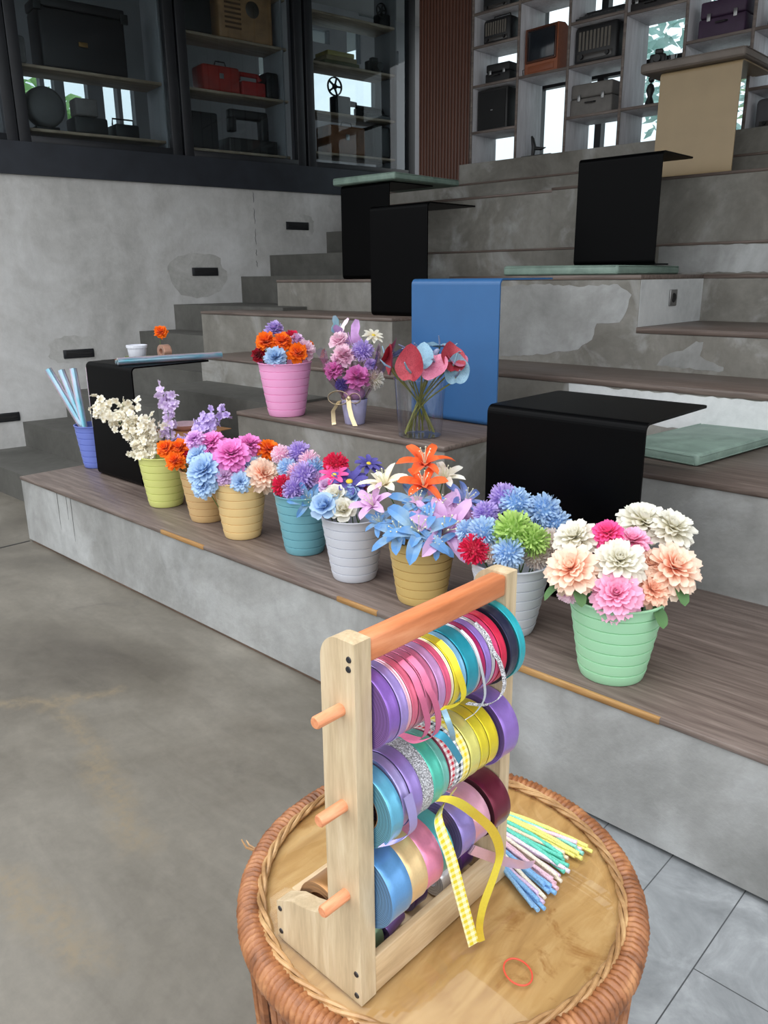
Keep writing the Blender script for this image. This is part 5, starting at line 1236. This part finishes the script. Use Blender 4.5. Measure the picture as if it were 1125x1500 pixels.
# ------------------------------------------------------------------ bookcase at the back
bc = thing('bookcase', 'tall open bookcase of pale uprights on the top step against bright windows', 'bookcase', (-2.2, 5.93, 2.396))
def BX(x0, x1, y0, y1, z0, z1, bev=.002): return MB().box(x0 + 2.2, x1 + 2.2, y0 - 5.93, y1 - 5.93, z0 - 2.396, z1 - 2.396, bev, 1)
UX = [-4.436 + .4475 * i for i in range(13)]
for x in UX:
    u = part('upright', BX(x - .0, x + .018, 5.76, 6.10, 2.397, 4.44), M['shelfpale'], bc)
    part('backlit_edge', BX(x - .001, x + .019, 5.75, 5.7595, 2.397, 4.44, .001), M['shelfedge_shade'], u, 'front edge darkened as if backlit')  # edge colour carries the shade of a backlit shelf
def sb(i, z, j=None):
    x0, x1 = UX[i] + .0185, UX[i + 1] - .0005
    u = part('shelf_board', BX(x0, x1, 5.762, 6.09, z, z + .018), M['shelfpale'], bc)
    part('backlit_edge', BX(x0, x1, 5.751, 5.7615, z - .0005, z + .0185, .001), M['shelfedge_shade'], u, 'front edge darkened as if backlit')
Z1, Z2, Z3, Z4 = 2.632, 2.978, 3.262, 3.50
for i, zs in enumerate([(Z1, Z2, Z3, Z4), (Z2, Z4), (Z1, Z2, Z3, 3.8), (Z1, 3.238, 3.6), (Z2, Z4), (Z1, Z2, Z4), (Z2, Z3), (Z1, Z2, Z4), (Z2, Z4), (Z1, Z3), (Z2, Z4), (Z1, Z3)]):
    for z in zs: sb(i, z)
T = .0188
def radio(x, y, z, w, d, h, label, col=(30, 30, 32), grp='old devices on the bookcase', grille=True, lean=0.0):
    t = thing('vintage_radio', label, 'radio', (x, y, z), lean, grp)
    part('case', MB().box(-w / 2, w / 2, 0, d, 0, h, min(.03, h * .18), 3), plain('device_case', col, .45, 0, .1, 12), t)
    if grille:
        g = MB()
        for k in range(9): g.box(-w * .38 + k * w * .085, -w * .38 + k * w * .085 + w * .05, -.004, .0, h * .36, h * .84)
        part('speaker_grille', g, plain('speaker_grille', (104, 98, 90), .7), t)
    part('dial_strip', MB().box(-w * .4, w * .4, -.005, 0.001, h * .12, h * .27, .001), plain('dial_strip', (64, 60, 58), .3), t)
    for sx in (-.3, .3): part('knob', MB().lathe([(0, -.016), (h * .06, -.016), (h * .07, 0)], 16, center=(sx * w, -.002, h * .2), axis='y'), M['dark'], t)
    part('handle', MB().tube([(-w * .3, d * .5, h - .005), (-w * .28, d * .5, h + .03), (w * .28, d * .5, h + .03), (w * .3, d * .5, h - .005)], .006, 8), M['dark'], t)
    return t
def tv(x, y, z, w, d, h, label, col, rz=0.0):
    t = thing('television', label, 'television', (x, y, z), rz, None)
    poly = [(0, 0), (0.0, h * .98), (d * .35, h), (d, h * .8), (d, h * .06), (d * .9, 0)]
    part('case', MB().prism([(a, b) for a, b in poly], -w / 2, w / 2, 'x'), plain('orange_brown_plastic', col, .4), t)
    part('screen', MB().box(-w * .41, w * .41, -.006, .002, h * .30, h * .93, .012, 3), plain('crt_glass', (36, 40, 46), .12), t)
    part('bezel', MB().box(-w * .46, w * .46, -.003, .001, h * .26, h * .97, .01, 2), plain('bezel_brown', (90, 50, 34), .5), t)
    part('panel', MB().box(-w * .4, w * .4, -.005, .001, h * .06, h * .2, .003), plain('orange_brown_panel', (140, 76, 46), .5), t)
    part('cord', MB().tube([(-w * .5, .03, .006), (-w * .54, .0, .004), (-w * .55, -.01, .05), (-w * .51, .02, .06)], .003, 6), M['dark'], t)
    return t
def suitcase(x, y, z, w, d, h, label, col, cat='case', name='record_player_case', grp=None, lid=True):
    t = thing(name, label, cat, (x, y, z), 0, grp)
    m = plain('case_cloth', col, .6, 0, .1, 14)
    part('case', MB().box(-w / 2, w / 2, 0, d, 0, h * .55, .012, 2), m, t)
    part('lid', MB().box(-w / 2 + .005, w / 2 - .005, 0.004, d, h * .56, h, .012, 2), m, t)
    for sx in (-.28, .28): part('latch', MB().box(sx * w - .012, sx * w + .012, -.006, .001, h * .46, h * .66, .001), M['chrome'], t)
    part('handle', MB().tube([(-w * .12, -.002, h * .40), (-w * .1, -.022, h * .38), (w * .1, -.022, h * .38), (w * .12, -.002, h * .40)], .005, 6), M['dark'], t)
    return t
def typewriter(x, y, z, w, d, h, label, rz=0, col=(24, 24, 26), grp='old machines'):
    t = thing('typewriter', label, 'typewriter', (x, y, z), rz, grp)
    part('body', MB().prism([(0, 0), (0, h * .25), (d * .45, h * .5), (d * .55, h * .8), (d, h * .8), (d, 0)], -w * .45, w * .45, 'x'), plain('typewriter_body', col, .4), t)
    part('carriage', MB().tube([(-w * .5, d * .75, h * .88), (w * .5, d * .75, h * .88)], h * .12, 12), M['dark'], t)
    k = MB()
    for r in range(4):
        for c in range(10): k.lathe([(0, .008), (w * .028, .008), (w * .03, 0)], 8, center=(-w * .36 + c * w * .08, d * (.06 + r * .09), h * (.28 + r * .055)))
    part('keyboard', k, plain('key_tops', (70, 70, 72), .5), t)
    return t
def speaker(x, y, z, w, d, h, label, grp=None):
    t = thing('loudspeaker', label, 'speaker', (x, y, z), 0, grp)
    part('cabinet', MB().box(-w / 2, w / 2, 0, d, 0, h, .006), M['dark'], t)
    part('front_cloth', MB().box(-w * .44, w * .44, -.006, .001, h * .05, h * .95, .004), plain('speaker_cloth', (18, 18, 20), .8), t)
    part('badge', MB().box(-.01, .01, -.008, -.005, h * .48, h * .5), M['chrome'], t)
def camera_obj(x, y, z, s, label, rz=0, grp=None):
    t = thing('film_camera', label, 'camera', (x, y, z), rz, grp)
    part('body', MB().box(-.06 * s, .06 * s, 0, .05 * s, 0, .075 * s, .008 * s), M['dark'], t)
    part('lens', MB().lathe([(0, -.05 * s), (.026 * s, -.05 * s), (.03 * s, -.02 * s), (.034 * s, 0)], 24, center=(0, 0, .035 * s), axis='y'), M['dark'], t)
    part('viewfinder', MB().box(-.025 * s, .025 * s, 0.005 * s, .045 * s, .074 * s, .1 * s, .006 * s), M['dark'], t)
YB = 5.80
radio(-4.23, YB, Z3 + T, .27, .16, .19, 'black ribbed radio with a carrying handle, upper end shelf of the bookcase', (24, 24, 26))
radio(-4.24, YB, Z4 + T, .27, .16, .15, 'black radio on the highest visible end shelf of the bookcase', (24, 24, 26), grille=False)
suitcase(-4.21, YB, Z2 + T, .24, .2, .145, 'small black box case under the ribbed radio', (22, 22, 24), grp='old devices on the bookcase')
speaker(-4.25, YB, Z1 + T, .30, .22, .31, 'tall black loudspeaker in the end column of the bookcase')
tv(-3.80, YB, Z2 + T, .31, .22, .335, 'orange brown portable television on the bookcase', (150, 86, 56), -.08)
typewriter(-3.35, YB, Z3 + T, .36, .24, .11, 'dark typewriter above the rounded black radio')
radio(-3.34, YB, Z2 + T, .35, .18, .26, 'rounded black radio with pale grille under the typewriter', (22, 22, 24))
suitcase(-3.35, YB, Z1 + T, .35, .24, .22, 'open grey record player case below the rounded radio', (112, 108, 104))
camera_obj(-2.86, YB - .0, 2.96, 1.0, 'black film camera next to a clear cup above the grey brown cushion', grp=None) if False else None
suitcase(-2.42, YB, Z2 + T, .31, .24, .225, 'dark plum case on the shelf above the cream table', (62, 40, 66))
suitcase(-2.93, YB, 3.238 + T, .36, .24, .12, 'flat dark case on a high shelf beside the typewriter', (34, 30, 32))
radio(-1.97, YB, 2.396 + .001, .34, .2, .19, 'grey rounded radio at the picture edge beside the cream table', (92, 92, 96), grille=False)
typewriter(-1.97, YB, Z2 + T, .34, .24, .13, 'dark machine on the shelf above the grey rounded radio')
t = thing('figurine', 'dark slim figurine behind the cream table', 'figurine', (-2.89, YB + .02, Z1 + T), 0)
part('body', MB().lathe([(0, 0), (.035, 0), (.03, .02), (.016, .06), (.03, .1), (.022, .13), (0, .15)], 20), M['dark'], t)
part('head', MB().sphere((.005, -.004, .168), .022, 12, 8), M['dark'], t)
t = thing('figurine', 'dark bird figurine at the foot of the bright gap below the television', 'figurine', (-3.80, YB, 2.396), 0)
part('base', MB().box(-.15, .13, -.01, .07, 0.001, .025, .006), M['dark'], t)
part('body', MB().tube([(-.06, .03, .02), (-.05, .03, .09), (-.065, .03, .15), (-.075, .03, .17)], [.012, .02, .014, .008], 8).tube([(-.05, .03, .08), (.02, .03, .07), (.06, .03, .075)], [.016, .012, .003], 8), M['dark'], t)
t = thing('film_camera', 'black film camera lying on the grey brown cushion of the cream table', 'camera', (-2.63, 5.36, 2.792), .3)
part('body', MB().box(-.05, .05, 0, .05, 0, .07, .012), M['dark'], t)
part('lens', MB().lathe([(0, -.04), (.022, -.04), (.026, 0)], 20, center=(0, 0, .035), axis='y'), M['dark'], t)
part('viewfinder', MB().box(-.02, .03, .005, .045, .068, .098, .008), M['dark'], t)
single('clear_cup', MB().lathe([(0, 0), (.02, 0), (.026, .06), (.0245, .06), (.019, .003), (0, .003)], 24), M['vasep'], 'clear plastic cup beside the black film camera', 'cup', (-2.545, 5.40, 2.792))

# ------------------------------------------------------------------ display shelves behind the glass
AW = math.atan2(EU.y, EU.x) - PI / 2
def wthing(name, label, cat, s, d, z, group=None):
    """local x along the wall toward the bookcase, local y away from the room"""
    t = thing(name, label, cat, W(s, d, z), 0, group); t.rotation_euler = (0, 0, math.atan2(EU.y, EU.x)); return t
for (s0, s1, lab, zs, ups) in ((2.96, 4.13, 'display shelf unit behind the first glass bay, holding the black trunk', (2.63, 3.075, 3.86), (2.96, 4.11)), (4.31, 5.36, 'display shelf unit behind the second glass bay, holding the red cases', (2.60, 3.075, 3.505, 3.9), (4.31, 5.28)), (5.56, 6.62, 'display shelf unit behind the third glass bay, holding the film projector', (2.67, 3.03, 3.45, 3.87), (5.56, 6.60))):
    t = wthing('display_shelf', lab, 'shelf', s0, -.10, 2.506)
    for u in ups: part('upright', MB().box(u - s0, u - s0 + .02, 0.0, .34, 0, 1.93, .002, 1), M['greyplaster'], t)
    for z in zs: part('shelf_board', MB().box(.021, s1 - s0 - .025, 0.0, .33, z - 2.506 - .022, z - 2.506, .002, 1), M['shelfboard'], t)
def wcase(name, label, cat, s0, s1, z, h, d, col, extra=None, dd=.13, group='old devices behind the glass'):
    w = s1 - s0; t = wthing(name, label, cat, (s0 + s1) / 2, -dd, z + .0008, group)
    m = plain('old_case', col, .5, 0, .14, 9)
    part('body', MB().box(-w / 2, w / 2, 0, d, 0, h, min(.02, h * .12), 2), m, t)
    if extra == 'trunk':
        part('lid', MB().box(-w / 2 - .006, w / 2 + .006, -.006, d, h, h + .07, .012), m, t)
        part('latch', MB().box(-.05, .02, -.012, .001, h * .42, h * .5, .003), plain('brass', (140, 104, 60), .4, .6), t)
        for sx in (-1, 1): part('corner', MB().box(sx * w * .5 - .03, sx * w * .5 + .03, -.010, .02, h - .03, h + .04, .003), M['dark'], t)
    elif extra == 'radio':
        part('dial', MB().lathe([(0, -.012), (h * .12, -.012), (h * .16, 0)], 28, center=(w * .12, 0, h * .62), axis='y'), plain('round_dial', (70, 58, 48), .4), t)
        g = MB()
        for k in range(7): g.box(-w * .4, -w * .1, -.004, 0, h * (.2 + k * .09), h * (.24 + k * .09))
        part('speaker_grille', g, plain('brown_slots', (96, 66, 44), .7), t)
    elif extra == 'case':
        part('handle', MB().tube([(-w * .15, .02, h), (-w * .12, .02, h + .03), (w * .12, .02, h + .03), (w * .15, .02, h)], .006, 8), M['dark'], t)
        part('latch', MB().box(-.02, .02, -.006, .001, h * .5, h * .7, .002), M['chrome'], t)
    elif extra == 'basket':
        part('handle', MB().tube([(-w * .45, d * .5, h), (-w * .43, d * .5, h + .05), (w * .43, d * .5, h + .05), (w * .45, d * .5, h)], .007, 8), M['dark'], t)
    return t
wcase('trunk', 'big black storage trunk with a brass latch behind the first glass bay', 'trunk', 3.17, 3.84, 3.075, .42, .3, (34, 30, 32), 'trunk')
wcase('wooden_radio', 'tan wooden radio with a round dial behind the second glass bay', 'radio', 4.69, 5.22, 3.505, .42, .26, (176, 132, 92), 'radio')
wcase('red_case', 'larger red carrying case behind the second glass bay', 'case', 4.50, 4.86, 3.075, .21, .22, (172, 48, 36), 'case')
t = wcase('red_telephone', 'red telephone beside the larger red case', 'telephone', 4.88, 5.12, 3.075, .12, .2, (176, 40, 36))
part('handset', MB().tube([(-.11, .1, .15), (-.09, .1, .19), (.09, .1, .19), (.11, .1, .15)], [.03, .02, .02, .03], 10), plain('old_case', (176, 40, 36), .5, 0, .14, 9), t)
wcase('toaster', 'black wire handled toaster on the lower shelf of the first glass bay', 'toaster', 3.69, 3.89, 2.63, .10, .2, (26, 26, 28), 'basket')
wcase('grey_box', 'small grey box standing above the flat dark machine in the first glass bay', 'box', 3.38, 3.56, 2.76, .13, .16, (116, 110, 108), None)
wcase('flat_machine', 'flat dark machine on the lower shelf of the first glass bay', 'machine', 3.36, 3.63, 2.63, .125, .22, (48, 46, 46), None)
t = wthing('fan_heater', 'rounded grey metal heater on the lower shelf of the first glass bay', 'heater', 3.16, -.14, 2.631)
part('drum', MB().lathe([(0, 0), (.12, 0), (.145, .02), (.15, .1), (.12, .14), (0, .15)], 40, center=(0, 0, .17), axis='y'), plain('grey_enamel', (96, 94, 94), .45), t)
part('foot', MB().box(-.09, .09, .02, .13, 0, .03, .006), M['dark'], t)
wcase('picture_frame', 'small framed picture standing beside the black trunk', 'picture frame', 2.985, 3.05, 3.075, .19, .02, (150, 146, 146), None)
wcase('black_machine', 'black box shaped machine at the lower left of the second glass bay', 'machine', 4.36, 4.62, 2.60, .30, .24, (22, 22, 24), None)
wcase('sewing_machine', 'dark sewing machine on the lower shelf of the second glass bay', 'machine', 4.72, 5.22, 2.60, .12, .24, (34, 32, 32), None)
t = [o for o in bpy.data.objects if o.name == 'sewing_machine'][0]
part('arm', MB().box(.12, .2, .06, .16, .11, .34, .02).box(-.2, .2, .07, .15, .29, .37, .02).box(-.2, -.13, .07, .15, .18, .30, .012), M['dark'], t)
wcase('camera_bag', 'dark bag leaning at the far end of the second glass bay', 'bag', 5.13, 5.26, 3.075, .22, .2, (24, 24, 26), None)
wcase('dark_projector_case', 'dark case on the high shelf of the second glass bay behind the tan radio', 'case', 4.36, 4.62, 3.505, .3, .2, (30, 28, 30), None)
wcase('brown_suitcase', 'brown leather suitcase low in the third glass bay', 'suitcase', 5.80, 6.24, 2.67, .26, .24, (124, 78, 48), 'case')
wcase('black_box', 'black cabinet box low at the far end of the third glass bay', 'box', 6.34, 6.56, 2.67, .30, .26, (20, 20, 22), None)
for k in range(3):
    wcase('book', ('bottom olive book of the stack in the third glass bay', 'middle tan book of the stack in the third glass bay', 'top yellow book of the stack in the third glass bay')[k], 'book', 5.77 + .02 * k, 6.18 - .03 * k, 3.45 + .041 * k, .04, .22, ((92, 88, 60), (150, 132, 96), (176, 160, 100))[k], None, group='books behind the glass')
typewriter(0, 0, 0, .34, .22, .14, 'black typewriter on the middle shelf of the third glass bay', grp=None).location = W(6.42, -.14, 3.0308)
[o for o in bpy.data.objects if o.get('label') == 'black typewriter on the middle shelf of the third glass bay'][0].rotation_euler = (0, 0, math.atan2(EU.y, EU.x))
def projector(s, z, label, k=1.0):
    t = wthing('film_projector', label, 'projector', s, -.16, z + .0008, 'film projectors behind the glass')
    part('body', MB().box(-.05 * k, .13 * k, .0, .12, 0, .17 * k, .015, 2), M['dark'], t)
    part('lens', MB().lathe([(0, 0), (.028 * k, 0), (.024 * k, .1 * k), (0, .1 * k)], 20, center=(.13 * k, .06, .12 * k), axis='x'), M['dark'], t)
    for dx, dz in ((-.06, .24),) if k > .9 else ((-.03, .2),):
        r = MB(); R_ = .085 * k
        r.lathe([(R_ * .86, -.008), (R_, -.008), (R_, .008), (R_ * .86, .008)], 36, center=(dx * k, .0, dz * k), axis='y', closed=True)
        r.lathe([(0, -.008), (R_ * .3, -.008), (R_ * .3, .008), (0, .008)], 20, center=(dx * k, .0, dz * k), axis='y')
        for q in range(5):
            a = 2 * PI * q / 5; r.tube([(dx * k, 0, dz * k), (dx * k + R_ * .9 * math.cos(a), 0, dz * k + R_ * .9 * math.sin(a))], .010 * k, 6)
        part('reel', r, M['dark'], t)
        part('arm', MB().tube([(.0, .03, .15 * k), (dx * k, .012, dz * k)], .010 * k, 6), M['dark'], t)
projector(5.96, 3.03, 'black film projector with a spoked reel on the middle shelf of the third glass bay', 1.0)
projector(6.50, 3.87, 'smaller black film projector with a reel on the top shelf of the third glass bay', .72)
camera_obj(0, 0, 0, 1.5, 'old black camera on the upper shelf of the third glass bay', grp=None)
o = [o for o in bpy.data.objects if o.get('label') == 'old black camera on the upper shelf of the third glass bay'][0]; o.location = W(6.42, -.18, 3.451); o.rotation_euler = (0, 0, math.atan2(EU.y, EU.x))

# ------------------------------------------------------------------ trees outside the windows
def tree(x, y, z0, h, R, n, label, cols, seed):
    r_ = random.Random(seed); t = thing('tree', label, 'tree', (x, y, z0), 0, 'trees outside the windows')
    mb = MB()
    for k in range(n):
        d = Vector((r_.gauss(0, 1), r_.gauss(0, 1), r_.gauss(0, 1))).normalized() * (r_.random() ** .4)
        c = Vector((d.x * R, d.y * R, h + d.z * R * 1.1)); a = Vector((r_.gauss(0, 1), r_.gauss(0, 1), r_.gauss(0, .6))).normalized(); b = a.cross(Vector((r_.gauss(0, 1), r_.gauss(0, 1), r_.gauss(0, 1)))).normalized(); s = r_.uniform(.10, .2)
        mb.add([c - a * s, c + b * s * .4, c + a * s, c - b * s * .4], [(0, 1, 2, 3)], [(0, 0), (.5, 0), (1, 0), (.5, 1)], False)
    part('foliage', mb, petal('tree_leaf', *cols), t)
    part('trunk', MB().tube([(0, 0, 0), (.05, .03, h * .5), (0, 0, h)], [.14, .11, .06], 10), plain('bark', (96, 84, 72), .8), t)
tree(-6.0, 14.5, -.3, 5.6, 1.7, 900, 'pale blue green tree seen through the bookcase beside the cream table', ((120, 160, 150), (176, 204, 200)), 3)
tree(-3.6, 12.0, -.3, 4.6, 1.3, 700, 'green tree beyond the bookcase at the picture edge', ((110, 150, 110), (160, 196, 150)), 4)
tree(-13.6, 6.2, -.3, 4.0, .9, 500, 'green tree seen through the far window behind the first glass bay', ((110, 150, 90), (160, 196, 130)), 5)

# ------------------------------------------------------------------ daylight and camera
w = bpy.data.worlds.new('World'); SC.world = w; w.use_nodes = True
nt = w.node_tree; bg = nt.nodes['Background']
tc = nt.nodes.new('ShaderNodeTexCoord'); sx = nt.nodes.new('ShaderNodeSeparateXYZ'); nt.links.new(tc.outputs['Generated'], sx.inputs[0])
rp = nt.nodes.new('ShaderNodeValToRGB'); e = rp.color_ramp.elements
e[0].position = 0.0; e[0].color = (.36, .375, .385, 1); e[1].position = 1.0; e[1].color = (1.0, 1.03, 1.06, 1)
nt.links.new(sx.outputs[2], rp.inputs['Fac']); nt.links.new(rp.outputs['Color'], bg.inputs['Color'])
bg.inputs['Strength'].default_value = WORLD
cam = bpy.data.cameras.new('Camera'); co = bpy.data.objects.new('Camera', cam); COL.objects.link(co)
cam.sensor_fit = 'VERTICAL'; cam.sensor_height = 24; cam.lens = 1157.264 / 1500 * 24; cam.clip_start = .05
Rw = Vector((0.7266104485911099, 0.6869860212401576, -0.009352145146620142)); Dn = Vector((0.189233122780232, -0.2131962928974135, -0.9585083024875903)); Fw = Vector((-0.6604756477275052, 0.6946924120180225, -0.28491116412579315))
co.matrix_world = Matrix.Translation((0, 0, 1.5)) @ Matrix((Rw, -Dn, -Fw)).transposed().to_4x4()
SC.camera = co
SC.view_settings.view_transform = 'Standard'; SC.view_settings.look = 'None'; SC.view_settings.gamma = 1; SC.view_settings.use_curve_mapping = False
SC.view_settings.exposure = EXPOSURE
cy = SC.cycles; cy.use_denoising = True; cy.max_bounces = 10; cy.diffuse_bounces = 5; cy.glossy_bounces = 4; cy.transparent_max_bounces = 24; cy.transmission_bounces = 6; cy.sample_clamp_indirect = 6; cy.caustics_reflective = False; cy.caustics_refractive = False
